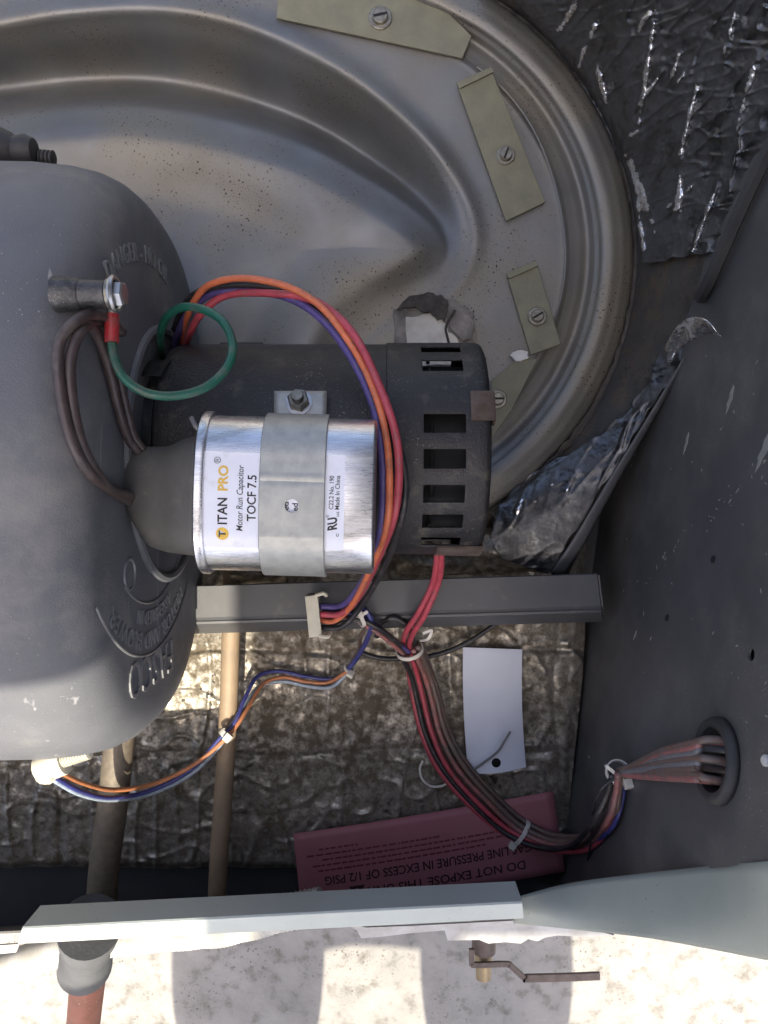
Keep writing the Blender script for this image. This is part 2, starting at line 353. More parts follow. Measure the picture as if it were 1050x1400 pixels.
def nst(a, b, x):
    t = np.clip((x - a) / (b - a), 0, 1); return t * t * (3 - 2 * t)
def plate_h(px, py):
    r = np.hypot(px - 460, py - 345)
    fine = np.linspace(0, 410, 1200); prof = np.array([interp(rim_r, rim_h, float(q), True) for q in fine])
    h = np.interp(r, fine, prof) * nst(440, 600, px)
    sb = sdist(px, py, BULGE); so = sdist(px, py, OUTER)
    up = 0.016
    low = nst(300, 440, py) * nst(360, 480, px)
    h += up * (1 - 0.45 * low) * (nst(-8, 40, sb) * (1 - low) + nst(-22, 60, sb) * low) * (1 - 0.80 * nst(30, 130, sb) * nst(640, 330, px) + 0.25 * nst(120, 330, sb))
    w = np.clip((np.abs(sb) + np.abs(so)) / 120, 0, 1.1); t = np.clip(-sb / np.maximum(np.abs(sb) + np.abs(so), 1), 0, 1)
    inside = (sb < 0) & (so > 0)
    g = -0.060 * nst(0.15, 0.95, w) * nst(1.0, 0.22, t) * nst(0.0, 0.30, t)
    h += np.where(inside, g, 0)
    h += 0.0100 * np.exp(-((so + 6) / 15.0) ** 2) * nst(0.25, 0.9, w) * nst(60, 0, np.abs(so))
    return h
def rout(th):      # th degrees, 0 = right, positive up in the picture
    if th < 0: th += 360
    if th <= 62: return 408
    if th < 110: return 408 + 420 * sst(62, 110, th)
    if th < 180: return 828
    if th < 318: return min(828 if th < 270 else 408, 350 / max(0.02, -math.sin(R(th))))
    return 408
NA, NR = 420, 130
pxs = []; fs = []
for i in range(NA):
    th = 360 * i / NA; ro = rout(th)
    for j in range(NR + 1):
        u = j / NR; r = ro * u if ro < 420 else (408 * u + (ro - 408) * sst(0.25, 1, u) * u)
        pxs.append((460 + r * math.cos(R(th)), 345 - r * math.sin(R(th))))
pa_ = np.array(pxs); hh = plate_h(pa_[:, 0], pa_[:, 1])
vs = [P(x, y, PZ + float(h_) + 0.0005 * rn(x / 100, y / 100, 1.2, 9.0, 2)) for (x, y), h_ in zip(pxs, hh)]
for i in range(NA):
    k = (i + 1) % NA
    for j in range(NR): fs.append((i * (NR + 1) + j, i * (NR + 1) + j + 1, k * (NR + 1) + j + 1, k * (NR + 1) + j))
plate = thing('stamped_inlet_plate', P(460, 345, PZ), 'large grey stamped steel plate with a curved groove and rounded rim behind the motor', 'metal plate')
o = flip_up(obj('pressing', vs, fs, M['plate'], plate, True, 0)); solidify(o, 0.0015)
# inner disc seam (thin overlapping lip)
mb = MB()
pts = []
for k in range(40):
    th = R(52 - 95 * k / 39); rr_ = 313 + 2 * math.sin(k * 0.3); pts.append(P(460 + rr_ * math.cos(th), 338 - rr_ * math.sin(th), PZ + 0.0012))
mb.tube(pts, 0.0011, 6, 2); mb.build('lip', M['plate'], plate)
# torn opening: pale board behind, ragged liner round it
def slab(name, pts, z, t, m, parent, zs=None, bev=0.0004):
    mb = MB(); top = [P(x, y, (zs[i] if zs else z)) for i, (x, y) in enumerate(pts)]
    mb.prism(top, (0, 0, -t)); return bevel(mb.build(name, m, parent, smooth=False), bev)
def ragged(pts, amp=4, n=5, seed=1):
    rnd = random.Random(seed); out = []
    for (a, b) in zip(pts, pts[1:] + pts[:1]):
        for k in range(n):
            t = k / n; j = amp if k else 0
            out.append((a[0] + (b[0] - a[0]) * t + rnd.uniform(-j, j), a[1] + (b[1] - a[1]) * t + rnd.uniform(-j, j)))
    return out
slab('torn_liner', ragged([(537, 428), (556, 410), (590, 404), (626, 412), (648, 428), (650, 500), (538, 500)], 3, 5, 2), 0.0475, 0.004, M['torn'], plate)
slab('opening_board', ragged([(555, 433), (588, 428), (606, 436), (612, 450), (625, 462), (640, 500), (555, 500)], 2, 4, 5), 0.0490, 0.001, M['pale_board'], plate)
slab('charred_flap', ragged([(541, 424), (560, 404), (592, 400), (612, 410), (608, 436), (598, 440), (588, 426), (560, 420)], 3, 4, 3), 0.0525, 0.001, M['char'], plate,)
slab('liner_flake', ragged([(614, 446), (622, 424), (640, 430), (649, 440), (645, 462), (632, 466)], 2, 3, 8), 0.0540, 0.001, M['torn'], plate)
mb = MB(); mb.tube([P(622, 424, 0.056), P(610, 446, 0.057), P(612, 462, 0.056), P(617, 480, 0.052)], 0.0011, 6); mb.build('crack_edge', M['char'], plate)
slab('sealant_dab', ragged([(697, 486), (708, 479), (722, 481), (722, 490), (706, 494)], 2, 3, 4), 0.0525, 0.004, M['white_flake'], plate)

# clips with screws
def screw(c, parent, r=0.0075, ang=20, axis=(0, 0, 1), name='screw'):
    mb = MB(); mb.lathe(c, axis, [(0, r * 1.25), (0.0010, r * 1.25), (0.0016, r * 1.15), (0.0016, r * 0.86), (0.0042, r * 0.82), (0.0050, r * 0.7)], 20)
    s = mb.build(name, M['screw'], parent)
    m2 = MB(); rot = Matrix.Rotation(R(ang), 3, 'Z'); m2.box(Vector(c) + Vector((0, 0, 0.0050)), (r * 1.45, r * 0.26, 0.0008), rot); m2.build('slot', M['motor_in'], s, smooth=False)
    return s
def clip(pts, sc, z, label, lip=None):
    zs = [z] * len(pts)
    t = thing('mounting_clip', P(sum(p[0] for p in pts) / len(pts), sum(p[1] for p in pts) / len(pts), z - 0.003), label, 'clip', 'olive clips round the plate')
    slab('clip_plate', pts, z, 0.0022, M['clip'], t)
    if lip: slab('folded_lip', lip, z + 0.0022, 0.0020, M['clip'], t)
    if sc: screw(P(sc[0], sc[1], z), t, 0.0078 if sc[2] > 16 else 0.0062, sc[3])
clip([(381, -30), (378, 24), (632, 79), (645, 49), (598, 3), (560, -30)], (520, 25, 18, 12), 0.0492, 'long olive metal clip with a slotted screw at the top edge of the plate')
clip([(626, 118), (672, 96), (746, 276), (692, 302)], (691, 213, 16, 70), 0.0505, 'tall olive metal clip with a screw at its middle, right of the groove end', [(624, 112), (672, 91), (675, 98), (628, 121)])
clip([(694, 378), (734, 360), (767, 470), (726, 485)], (734, 433, 12, 30), 0.0505, 'short olive metal clip with a small screw, above the vented motor end', [(692, 373), (733, 356), (736, 363), (696, 381)])
clip([(672, 520), (706, 492), (735, 490), (700, 560), (672, 600)], (680, 546, 12, 0), 0.0500, 'olive metal clip half hidden behind the vented motor end')

# ================================================================== SIDE PANEL (right) and dark deck with foil
def on_wall(px, py, off=0.0):
    ax, ay = (px - 525) / F, -(py - 700) / F
    d = (0.2003 - off) / (ax - 0.133 * ay); return Vector((ax * d, ay * d, ZC - d))
wn_in = Vector((-1, 0.133, 0)).normalized()
side = thing('side_panel', (0.17, -0.1, -0.01), 'tall charcoal painted steel side panel with scratches and a wire hole, right side', 'metal panel')
mb = MB()
f0 = P(752, 1206, -0.004); f1 = on_wall(1050, 1178); f2 = on_wall(1250, 1150)
poly = [Vector((WX(0.62), 0.62, -0.008)), Vector((WX(-0.315), -0.315, -0.008)), f1, Vector((WX(-0.145), -0.145, 0.45)), Vector((WX(-0.145), -0.145, 1.2)), Vector((WX(0.62), 0.62, 1.2))]
poly[0] = Vector((WX(0.62), 0.62, -0.06)); poly[1] = Vector((WX(-0.362), -0.362, -0.06)); poly.insert(2, on_wall(768, 1212)); poly[3] = on_wall(1050, 1177)
th = 0.0015
mb.prism(poly, -wn_in * th)
w = mb.build('sheet', M['wall'], side, smooth=False)
gc = on_wall(984, 1040)
cut = MB(); cut.lathe(gc - wn_in * 0.02, wn_in, [(0, 0.0175), (0.04, 0.0175)], 32)
hc = on_wall(1027, 895); cut2 = MB(); cut2.lathe(hc - wn_in * 0.02, wn_in, [(0, 0.0034), (0.04, 0.0034)], 16)
boolean(w, [cut, cut2])
for (px, py, a, l) in ((998, 545, 70, .008), (938, 605, 72, .007), (1044, 615, 62, .011), (805, 1035, 10, .003), (868, 868, 60, .004)):
    c = on_wall(px, py, 0.0004); mb = MB(); tv = Vector((0.133, 1, 0)).normalized(); zz = Vector((0, 0, 1))
    d1 = (tv * math.sin(R(a)) - zz * math.cos(R(a)) * -1).normalized(); d2 = wn_in.cross(d1)
    ring = [c + d1 * math.cos(2 * math.pi * k / 12) * l * (1 + 0.25 * math.sin(k * 2.3)) + d2 * math.sin(2 * math.pi * k / 12) * l * 0.28 * (1 + 0.3 * math.sin(k * 3.7)) for k in range(12)]
    mb.prism(ring, -wn_in * 0.0003); mb.build('scrape', M['label'] if px in (1048,) else M['galv'], side, smooth=False)
for (px, py) in ((975, 765), (912, 845)):
    c = on_wall(px, py, 0.0003); MB().lathe(c, wn_in, [(0, .0022), (.0006, .0022)], 12).build('small_hole', M['motor_in'], side)
rnd = random.Random(5)
for k in range(70):
    px = rnd.uniform(850, 1050); py = rnd.uniform(480, 1000) if k < 30 else 872 - (px - 790) * .92 + rnd.gauss(0, 9)
    c = on_wall(px, py, 0.0003); l = rnd.uniform(.0006, .0022); d1 = (Vector((0.133, 1, 0)).normalized() * rnd.uniform(-1, 1) + Vector((0, 0, 1)) * rnd.uniform(.2, 1)).normalized(); d2 = wn_in.cross(d1)
    MB().prism([c + d1 * l, c + d2 * l * .3, c - d1 * l, c - d2 * l * .3], -wn_in * .0002).build('scrape', M['galv'], side, smooth=False)
MB().lathe(on_wall(1048, 1040, .0003), wn_in, [(0, .003), (.0012, .0028), (.002, .0018)], 12).build('rivet', M['white_flake'], side)
mb = MB(); mb.prism([p - wn_in * .035 for p in poly], -wn_in * th); mb.build('outer_skin', M['pan'], side, smooth=False)
# pale front flange, curved out of the sheet
fa = [on_wall(768, 1199), on_wall(860, 1193), on_wall(955, 1186), f1, on_wall(1140, 1170)]
fb = [P(716, 1258, 0.150), P(800, 1271, 0.19), P(900, 1284, 0.24), P(1050, 1312, 0.30), P(1170, 1335, 0.33)]
fa[0] = P(704, 1228, 0.168); fa[1] = P(790, 1206, 0.165); fb[0] = P(706, 1262, 0.160); fb[1] = P(800, 1272, 0.185)
ca = catmull(fa, 8); cb = catmull(fb, 8)
def fln(u, v):
    i = min(int(u * (len(ca) - 1) + 1e-6), len(ca) - 1); a, b = ca[i], cb[i]
    p = a.lerp(b, v); return p + Vector((-0.002, 0, 0.012 * math.sin(math.pi * v) * (0.4 + 0.6 * u)))
mb = MB(); mb.grid(fln, len(ca) - 1, 12); o = flip_up(mb.build('front_flange', M['flange'], side, auto=0)); solidify(o, 0.0015)

# dark sheet between plate rim and side panel
def zdeck(px, py):
    r = math.hypot(px - 460, py - 345)
    return 0.043 + (max(r - 408, 0) / 202) ** 0.65 * 0.165 * clamp((800 - py) / 400)
mb = MB()
def dk(u, v):
    th = 62 - 122 * u; r0 = 404
    x0 = 460 + r0 * math.cos(R(th)); y0 = 345 - r0 * math.sin(R(th))
    x1 = interp([0, .15, .38, .55, .72, .85, 1], [980, 1150, 1075, 975, 905, 850, 770], u); y1 = interp([0, .15, .38, .55, .72, .85, 1], [-150, -60, 150, 400, 540, 640, 800], u)
    px = x0 + (x1 - x0) * v; py = y0 + (y1 - y0) * v
    return P(px, py, zdeck(px, py) - 0.004)
mb.grid(dk, 90, 24)
deck = thing('deck_sheet', P(900, 400, 0.03), 'grimy dark sloping sheet between the plate rim and the side panel', 'metal sheet')
o = flip_up(mb.build('sloping_sheet', M['deck'], deck, auto=0)); solidify(o, 0.0012)
# black gasket edge round the rim
mb = MB(); pts = []
for k in range(60):
    th = R(60 - 112 * k / 59); rr_ = 411 + 2.5 * noise.noise(Vector((k * 0.8, 0, 0))); pts.append(P(460 + rr_ * math.cos(th), 345 - rr_ * math.sin(th), PZ + 0.001 + 0.001 * noise.noise(Vector((k * .9, 3, 0)))))
mb.tube(pts, lambda t: 0.0032 + 0.0012 * noise.noise(Vector((t * 90, 0, 5))), 7, 3); mb.build('gasket', M['char'], deck)
# folded rib along the corner with the side panel
mb = MB(); pts = [on_wall(1075, 155, 0.006), on_wall(1020, 270, 0.006), on_wall(985, 350, 0.006), on_wall(968, 388, 0.005), on_wall(958, 408, 0.003)]
mb.tube(pts, 0.0045, 6, 6); mb.build('corner_rib', M['rubber'], deck)

CREASES = [((897, 10), (872, 180), .0050, 5), ((872, 178), (858, 188), .004, 5), ((934, 60), (912, 120), .0035, 4), ((940, 88), (924, 118), .0035, 4), ((960, 92), (928, 215), .0030, 5), ((908, 95), (868, 150), .0040, 4), ((979, 258), (945, 348), .0055, 5), ((948, 135), (930, 212), .0035, 4), ((790, 0), (762, 45), .0045, 6), ((815, 85), (832, 150), .0045, 5), ((800, 60), (788, 105), .0035, 4),
 ((870, 265), (882, 355), .004, 5), ((1010, 0), (985, 90), .003, 6), ((1040, 60), (1000, 200), .003, 8), ((850, 190), (900, 330), .003, 12), ((900, 0), (860, 60), .003, 9), ((960, 240), (900, 300), .0025, 10), ((820, 15), (800, 70), .003, 6), ((930, 230), (925, 300), .003, 6),
 ((760, 640), (745, 700), .002, 5), ((720, 665), (700, 720), .003, 6), ((735, 660), (728, 700), .002, 4), ((790, 640), (765, 690), .002, 5), ((860, 570), (845, 620), .002, 5)]
def crease(px, py):
    k = 0
    for (a, b, h, w) in CREASES:
        dx, dy = b[0] - a[0], b[1] - a[1]; t = ((px - a[0]) * dx + (py - a[1]) * dy) / (dx * dx + dy * dy)
        if t < -.1 or t > 1.1: continue
        wob = 4 * noise.noise(Vector((px / 18, py / 18, h * 900)))
        d = abs((px - a[0]) * dy - (py - a[1]) * dx) / math.hypot(dx, dy) + wob * .6
        k += 1.7 * h * max(0, 1 - abs(d) / w) * math.sin(math.pi * clamp((t + .1) / 1.2)) * (.6 + .5 * noise.noise(Vector((px / 9, py / 9, 1))))
    return k
def foil_sheet(name, left, right, lift, n, m, label, amp, seed, matn='foil_wall'):
    cl = catmull([Vector((x, y, 0)) for x, y in left], 12); cr = catmull([Vector((x, y, 0)) for x, y in right], 12)
    def at(c, u):
        s = u * (len(c) - 1); i = min(int(s), len(c) - 2); return c[i].lerp(c[i + 1], s - i)
    def fn(u, v):
        a = at(cl, u); b = at(cr, u); p = a.lerp(b, v)
        x, y = p.x / 100, p.y / 100
        k = crease(p.x, p.y) + amp * (0.55 * ridge(x * .9 + y * .6, y * .45, 3.1, seed + 11) ** 2 + 0.35 * ridge(x * .5, y * 1.3 + x * .3, 3.6, seed + 15) ** 2 + 0.25 * rn(x, y, 7, seed + 20, 3) + 0.35 * ridge(x * 1.0 + y * 0.5, y * 0.3 - x * 0.1, 1.0, seed) ** 3 + 0.25 * ridge(x * 0.6 - y * .2, y * 0.9 + x * .5, 1.5, seed + 4) ** 3 + 0.9 * rn(x + y * .4, y * .6, .9, seed + 2, 3))
        e = min(v, 1 - v, u, 1 - u); jx = 9 * rn(x, y, 3, seed + 3) * sst(0.05, 0.0, e)
        return P(p.x + jx, p.y + jx, zdeck(p.x, p.y) + lift + k)
    mb = MB(); mb.grid(fn, n, m)
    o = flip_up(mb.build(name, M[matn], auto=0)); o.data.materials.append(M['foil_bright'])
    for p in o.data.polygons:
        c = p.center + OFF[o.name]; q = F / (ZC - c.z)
        if crease(525 + c.x * q, 700 - c.y * q) > 0.0020: p.material_index = 1  # crease faces take the brighter foil, sky glints put into the colour
    solidify(o, 0.0004); tag(o, label, 'foil'); return o
foil_sheet('foil_liner', [(690, -40), (703, 0), (742, 45), (788, 105), (824, 165), (848, 220), (866, 262), (872, 310), (880, 362)],
           [(1110, -60), (1100, 0), (1085, 60), (1070, 120), (1055, 180), (1034, 230), (1010, 280), (992, 318), (975, 346)], 0.003, 230, 170, 'dark crinkled foil liner covering the upper right corner', 0.0045, 2.2)
foil_sheet('foil_strip', [(905, 470), (895, 500), (872, 545), (828, 590), (775, 622), (722, 652), (685, 690), (672, 735), (690, 768)],
           [(962, 448), (940, 482), (907, 532), (872, 590), (838, 645), (806, 695), (782, 735), (762, 765), (748, 784)], 0.004, 120, 40, 'narrow foil strip running diagonally from the curled tip to the grey bar', 0.0018, 7.7)
# narrow folded edge of the strip
def fe(u, v):
    c = catmull([Vector(q) for q in ((948, 470, 0), (910, 535, 0), (875, 592, 0), (842, 645, 0), (812, 695, 0), (788, 735, 0), (756, 783, 0))], 6)
    i = min(int(u * (len(c) - 1) + 1e-6), len(c) - 1); p = c[i]
    return P(p.x - 3 + v * (5 + 15 * u), p.y + v * 3, zdeck(p.x, p.y) + 0.007 - 0.004 * v + 0.0015 * math.sin(math.pi * v))
mb = MB(); mb.grid(fe, 36, 4); o = flip_up(mb.build('edge_tape', M['bar'], auto=0)); solidify(o, 0.0006); tag(o, 'narrow grey edge tape along the lower diagonal foil strip', 'tape')
# curled bright tip
def ct(u, v):
    bx = [(908, 476), (925, 447), (945, 434), (966, 437), (984, 458)]; lo = [(914, 500), (932, 474), (948, 464), (966, 456), (986, 460)]
    a = catmull([Vector((x, y, 0)) for x, y in bx], 6); b = catmull([Vector((x, y, 0)) for x, y in lo], 6)
    i = min(int(u * (len(a) - 1) + 1e-6), len(a) - 1); p = a[i].lerp(b[i], v)
    return P(p.x, p.y, 0.134 + 0.018 * math.sin(math.pi * u) * (1 - v) + 0.060 * u + 0.003 * math.sin(9 * u + 4 * v))
mb = MB(); mb.grid(ct, 24, 8); o = mb.build('foil_curl', M['foil_bright'], auto=50); solidify(o, 0.0004); tag(o, 'bright torn foil tip curling up against the side panel', 'foil')
# crumpled foil scraps behind the bar under the motor
for k, (ax, ay, w_, h_, sd) in enumerate(((690, 752, 70, 30, 1.1), (600, 770, 60, 16, 6.1), (345, 786, 50, 14, 4.4))):
    def cr_(u, v, ax=ax, ay=ay, w_=w_, h_=h_, sd=sd):
        px = ax - w_ + 2 * w_ * u; py = ay - h_ + 2 * h_ * v; e = math.sin(math.pi * u) * math.sin(math.pi * v)
        return P(px + 4 * rn(u, v, 3, sd), py + 4 * rn(u, v, 3, sd + 2), 0.016 + 0.030 * e ** .5 + 0.010 * rn(px / 40, py / 40, 1.4, sd) * e)
    mb = MB(); mb.grid(cr_, 40, 20)
    tag(flip_up(mb.build('crumpled_foil', M['foil_floor'], auto=50)), ['crumpled dirty foil at the right end of the bar under the vented motor end', 'crumpled dirty foil under the red lead wires behind the bar', 'small crumpled foil below the capacitor behind the bar'][k], 'foil', 'crumpled foil behind the bar')

# ================================================================== CROSS BAR
bar = thing('cross_bar', P(545, 825, 0.05), 'grey painted steel channel bar crossing below the motor', 'bar')
BZ = 0.078
prof = [(0.0, 0.0), (0.0, 0.0012), (1.0, 0.0012)]
def barpt(t, s, z): # t along (0 left .. 1 right), s pixels down from upper edge
    x = 215 + (816 - 215) * t; return P(x + s * 0.12 * t, 802 - 18 * t + s, z)
rings = []
for t in [i / 20 for i in range(21)]:
    rings.append([barpt(t, 0, BZ - 0.03), barpt(t, 0, BZ - 0.0012), barpt(t, 1.5, BZ), barpt(t, 44, BZ), barpt(t, 46, BZ - 0.0008), barpt(t, 48, BZ - 0.0022), barpt(t, 50, BZ - 0.0014), barpt(t, 53, BZ - 0.002), barpt(t, 66, BZ - 0.018), barpt(t, 66, BZ - 0.03)])
mb = MB(); mb.rings(rings); mb.build('channel', M['bar'], bar, auto=25)
mb = MB(); e = [barpt(1.002, s, z) for s, z in ((2, BZ + 0.0006), (45, BZ + 0.0006), (58, BZ - 0.02), (2, BZ - 0.02))]; mb.prism(e, (0.0012, 0, 0)); mb.build('end_lip', M['wall'], bar, smooth=False)

# ================================================================== FRONT RAIL + things outside
RZ = 0.18
rail = thing('front_rail', P(370, 1260, 0.1), 'pale grey green painted flange rail along the open front edge', 'rail')
mb = MB()
A, B, C, D = P(30, 1267, RZ), P(714, 1232, RZ), P(716, 1257, RZ - 0.002), P(24, 1292, RZ - 0.002)
rings = []
for t in [i / 24 for i in range(25)]:
    u0 = A.lerp(B, t); u1 = D.lerp(C, t); o_ = (u1 - u0)
    rings.append([u0 + Vector((0, 0, -0.026)), u0 + Vector((0, -0.0005, -0.001)), u0 + Vector((0, -0.0015, 0)), u0.lerp(u1, 0.9), u0.lerp(u1, 0.97) + Vector((0, 0, -0.0008)), u1 + Vector((0, 0, -0.003)), u1 + Vector((0, -0.0005, -0.010)), u1 + Vector((0, 0.0015, -0.010)), u1 + Vector((0, 0.002, -0.004)), u0 + Vector((0, -0.002, -0.003)), u0 + Vector((0, -0.0015, -0.026))])
mb.rings(rings); mb.build('flange', M['rail'], rail, auto=30)
# inner dark face of the rail down to the pan
mb = MB()
a0, a1_ = A + Vector((-0.3, -0.016, 0)), B + Vector((0.06, 0.003, 0))
mb.prism([D + Vector((-0.35, -0.012, -0.010)), C + Vector((0.085, 0.006, -0.010)), Vector((0.175, -0.3565, -0.03)), Vector((-0.60, -0.396, -0.03))], (0, -0.0015, 0))
mb.build('inner_skirt', M['pan'], rail, smooth=False)
mb = MB(); rnd = random.Random(4)
lowp = [(470, 1262), (500, 1268), (560, 1266), (716, 1258), (790, 1266), (840, 1279), (800, 1281), (762, 1279), (745, 1282), (735, 1287), (722, 1284), (712, 1290), (690, 1288), (668, 1290), (655, 1285), (612, 1286), (608, 1272), (560, 1276), (528, 1280), (494, 1283), (488, 1272)]
mb.prism([P(x, y, 0.12) for x, y in lowp], (0, 0, -0.002)); mb.build('paint_flakes', M['white_flake'], rail, smooth=False)
mb = MB(); mb.prism([P(-120, 1300, 0.14), P(26, 1291, 0.14), P(22, 1302, 0.13), P(-120, 1316, 0.13)], (0, 0, -0.002)); mb.build('white_flange', M['white_flake'], rail, smooth=False)

# ribbed white hose under the rail
hp = catmull([P(-80, 1352, 0.02), P(0, 1326, 0.045), P(60, 1306, 0.06), P(130, 1288, 0.07), P(230, 1276, 0.075), P(300, 1270, 0.08), P(360, 1256, 0.085), P(440, 1236, 0.09)], 26)
mb = MB(); mb.tube(hp, lambda t: 0.0125 + 0.0011 * math.sin(t * 600), 12, 1, raw=True)
tag(mb.build('corrugated_hose', M['hose']), 'white ribbed hose passing below the front rail', 'hose')

# brown pipe in grey sleeve
pp = thing('drain_pipe', P(118, 1400, GZ), 'red brown pipe with a grey rubber sleeve at lower left', 'pipe')
mb = MB(); mb.tube([P(125, 1295, 0.055), P(118, 1360, 0.02), P(112, 1420, -0.015), P(100, 1520, -0.06)], 0.0145, 20, 6); mb.build('pipe', M['copper'], pp)
b0 = P(123, 1266, 0.105); b1 = P(116, 1322, 0.055)
ax = (b1 - b0)
mb = MB(); mb.lathe(b0, ax, [(0, .0235), (ax.length * .25, .0215), (ax.length * .42, .0188), (ax.length * .50, .0195), (ax.length * .56, .0183), (ax.length * .62, .0200), (ax.length * .8, .0205), (ax.length * .99, .0212), (ax.length, .0205), (ax.length, .015)], 28); mb.build('sleeve', M['sleeve'], pp)

# shut-off handle
vh = thing('shutoff_handle', P(680, 1330, GZ), 'brown bent lever handle on a small brass valve over the concrete', 'valve')
VZ = -0.08
mb = MB(); c = P(661, 1300, VZ); c1 = P(661, 1337, VZ)
mb.lathe(c, c1 - c, [(0, .0085), ((c1 - c).length * .4, .0085), ((c1 - c).length * .42, .0075), ((c1 - c).length, .0075)], 12); mb.build('valve_stem', M['brass'], vh)
mb = MB(); hp = catmull([P(645, 1297, VZ + .012), P(645, 1316, VZ + .012), P(650, 1319, VZ + .012), P(692, 1318, VZ + .012), P(700, 1322, VZ + .012), P(716, 1336, VZ + .012), P(724, 1337, VZ + .012), P(770, 1336, VZ + .012), P(820, 1334, VZ + .012)], 5)
vs_ = []
for i, p in enumerate(hp):
    t = (hp[min(i + 1, len(hp) - 1)] - hp[max(i - 1, 0)]).normalized(); n_ = Vector((-t.y, t.x, 0)); wd = 0.0026 if i < 26 else 0.0037
    vs_.append([p + n_ * wd + Vector((0, 0, .0015)), p - n_ * wd + Vector((0, 0, .0015)), p - n_ * wd - Vector((0, 0, .0015)), p + n_ * wd - Vector((0, 0, .0015))])
mb.rings(vs_); bevel(mb.build('lever', M['iron'], vh, auto=40), .0005)
mb = MB(); mb.tube([P(661, 1300, VZ), P(662, 1270, VZ), P(664, 1230, VZ)], 0.012, 14); mb.build('valve_body', M['iron'], vh)

# ================================================================== RODS ON THE FLOOR
tag(MB().tube([P(318, 740, 0.030), P(316, 860, 0.030), P(311, 1000, 0.031), P(303, 1120, 0.031), P(298, 1200, 0.031), P(297, 1232, 0.029), P(297, 1250, 0.018), P(297, 1254, 0.004)], 0.0078, 14).build('tan_rod', M['tan_pipe']), 'slim dusty tan rod running from the bar to the front rail', 'rod')
tag(MB().tube([P(178, 900, 0.068), P(165, 1000, 0.068), P(154, 1100, 0.067), P(142, 1190, 0.066), P(138, 1262, 0.066)], 0.0118, 18).build('dark_pipe', M['dark_pipe']), 'thicker dusty dark pipe below the blower housing', 'pipe')

# ================================================================== BLOWER HOUSING (left)
XF = -0.147
house = thing('blower_housing', (-0.22, 0.03, 0.02), 'big dark rounded plastic blower housing with raised lettering, at left', 'blower')
def hsec(X, s, dz=0.0, ea=0.185, eb=0.150, n=2.35, seg=96, cy=0.030, cz=0.165):
    out = []
    for k in range(seg):
        a = 2 * math.pi * k / seg; c_, s_ = math.cos(a), math.sin(a)
        r_ = (abs(c_) ** n + abs(s_) ** n) ** (-1 / n)
        # a little fuller on the far lower side
        q = 1.0
        out.append(Vector((X, cy + (ea * c_ * r_ * q) * (1 - (1 - s) * 1.0), cz + dz + eb * s_ * r_ * (1 - (1 - s) * 1.2))))
    return out
rg = [hsec(XF, 0.02), hsec(XF, 0.45), hsec(XF, 0.80), hsec(XF - 0.0004, 0.845), hsec(XF - 0.0022, 0.880), hsec(XF - 0.0065, 0.915), hsec(XF - 0.0130, 0.945), hsec(XF - 0.022, 0.968), hsec(XF - 0.036, 0.985), hsec(XF - 0.055, 0.995), hsec(XF - 0.10, 1.0), hsec(XF - 0.30, 1.02), hsec(XF - 0.34, 1.0), hsec(XF - 0.35, 0.9)]
mb = MB(); mb.rings(rg); hb = mb.build('shell', M['housing'], house, auto=0)
MY, MZ = 0.0426, 0.150          # motor axis
mb = MB(); mb.torus((XF + 0.0005, MY - 0.004, MZ + .004), (1, 0, 0), 0.083, 0.0032, 64, 8); mb.build('raised_ring', M['housing'], house)
def face_pt(Y, Z, h=0.0006): return Vector((XF + h, Y, Z))
def arc_text(body, radius, phi, height, width, cy, cz, parent, ext=0.0009):
    v, f = text_geo(body, width, height, extrude=1.0, bold=0.0, align='CENTER', spacing=1.12)
    out = []
    for p in v:
        a = R(phi) - p.x / radius; r_ = radius + p.y - height / 2
        out.append(Vector((XF + (ext if p.z > 0 else -0.001), cy + r_ * math.cos(a), cz + r_ * math.sin(a))))
    return obj('raised_lettering', out, f, M['emboss'], parent, smooth=False)
TC = (0.032, 0.190)
arc_text('MOTOR AND BLOWER', 0.112, 179, 0.0105, 0.150, *TC, house)
arc_text('ASSEMBLED IN', 0.098, 184, 0.0085, 0.068, *TC, house)
arc_text('DANGER - NO OIL', 0.131, 16, 0.0105, 0.120, 0.030, 0.178, house, .0009)
v, f = text_geo('FASCO', 0.086, 0.022, extrude=1.0, bold=-0.004, align='CENTER', spacing=1.08)
obj('raised_lettering', [Vector((XF + (0.0010 if p.z > 0 else -.001), -0.100 - (p.y - 0.011) + 0.6 * (p.x) ** 2, 0.188 + p.x)) for p in v], f, M['emboss'], house, smooth=False)
for (r_, p0, p1) in ((0.089, 146, 222), (0.121, 132, 226)):      # crescent outline
    mb = MB(); pts = [face_pt(TC[0] + r_ * math.cos(R(a)), TC[1] + r_ * math.sin(R(a)), .0003) for a in [p0 + (p1 - p0) * k / 24 for k in range(25)]]
    mb.tube(pts, 0.0008, 6, 1, raw=True); mb.build('raised_line', M['emboss'], house)
for (Y, Z) in ((-0.036, 0.230), (0.085, 0.262)):
    mb = MB(); mb.torus((XF, Y, Z), (1, 0, 0), 0.009, 0.0010, 24, 6); mb.build('mould_mark', M['emboss'], house)
mb = MB(); mb.torus((XF - .004, -0.055, 0.178), (1, 0, 0), 0.098, 0.0012, 40, 6, 200, 330); mb.build('raised_line', M['emboss'], house)
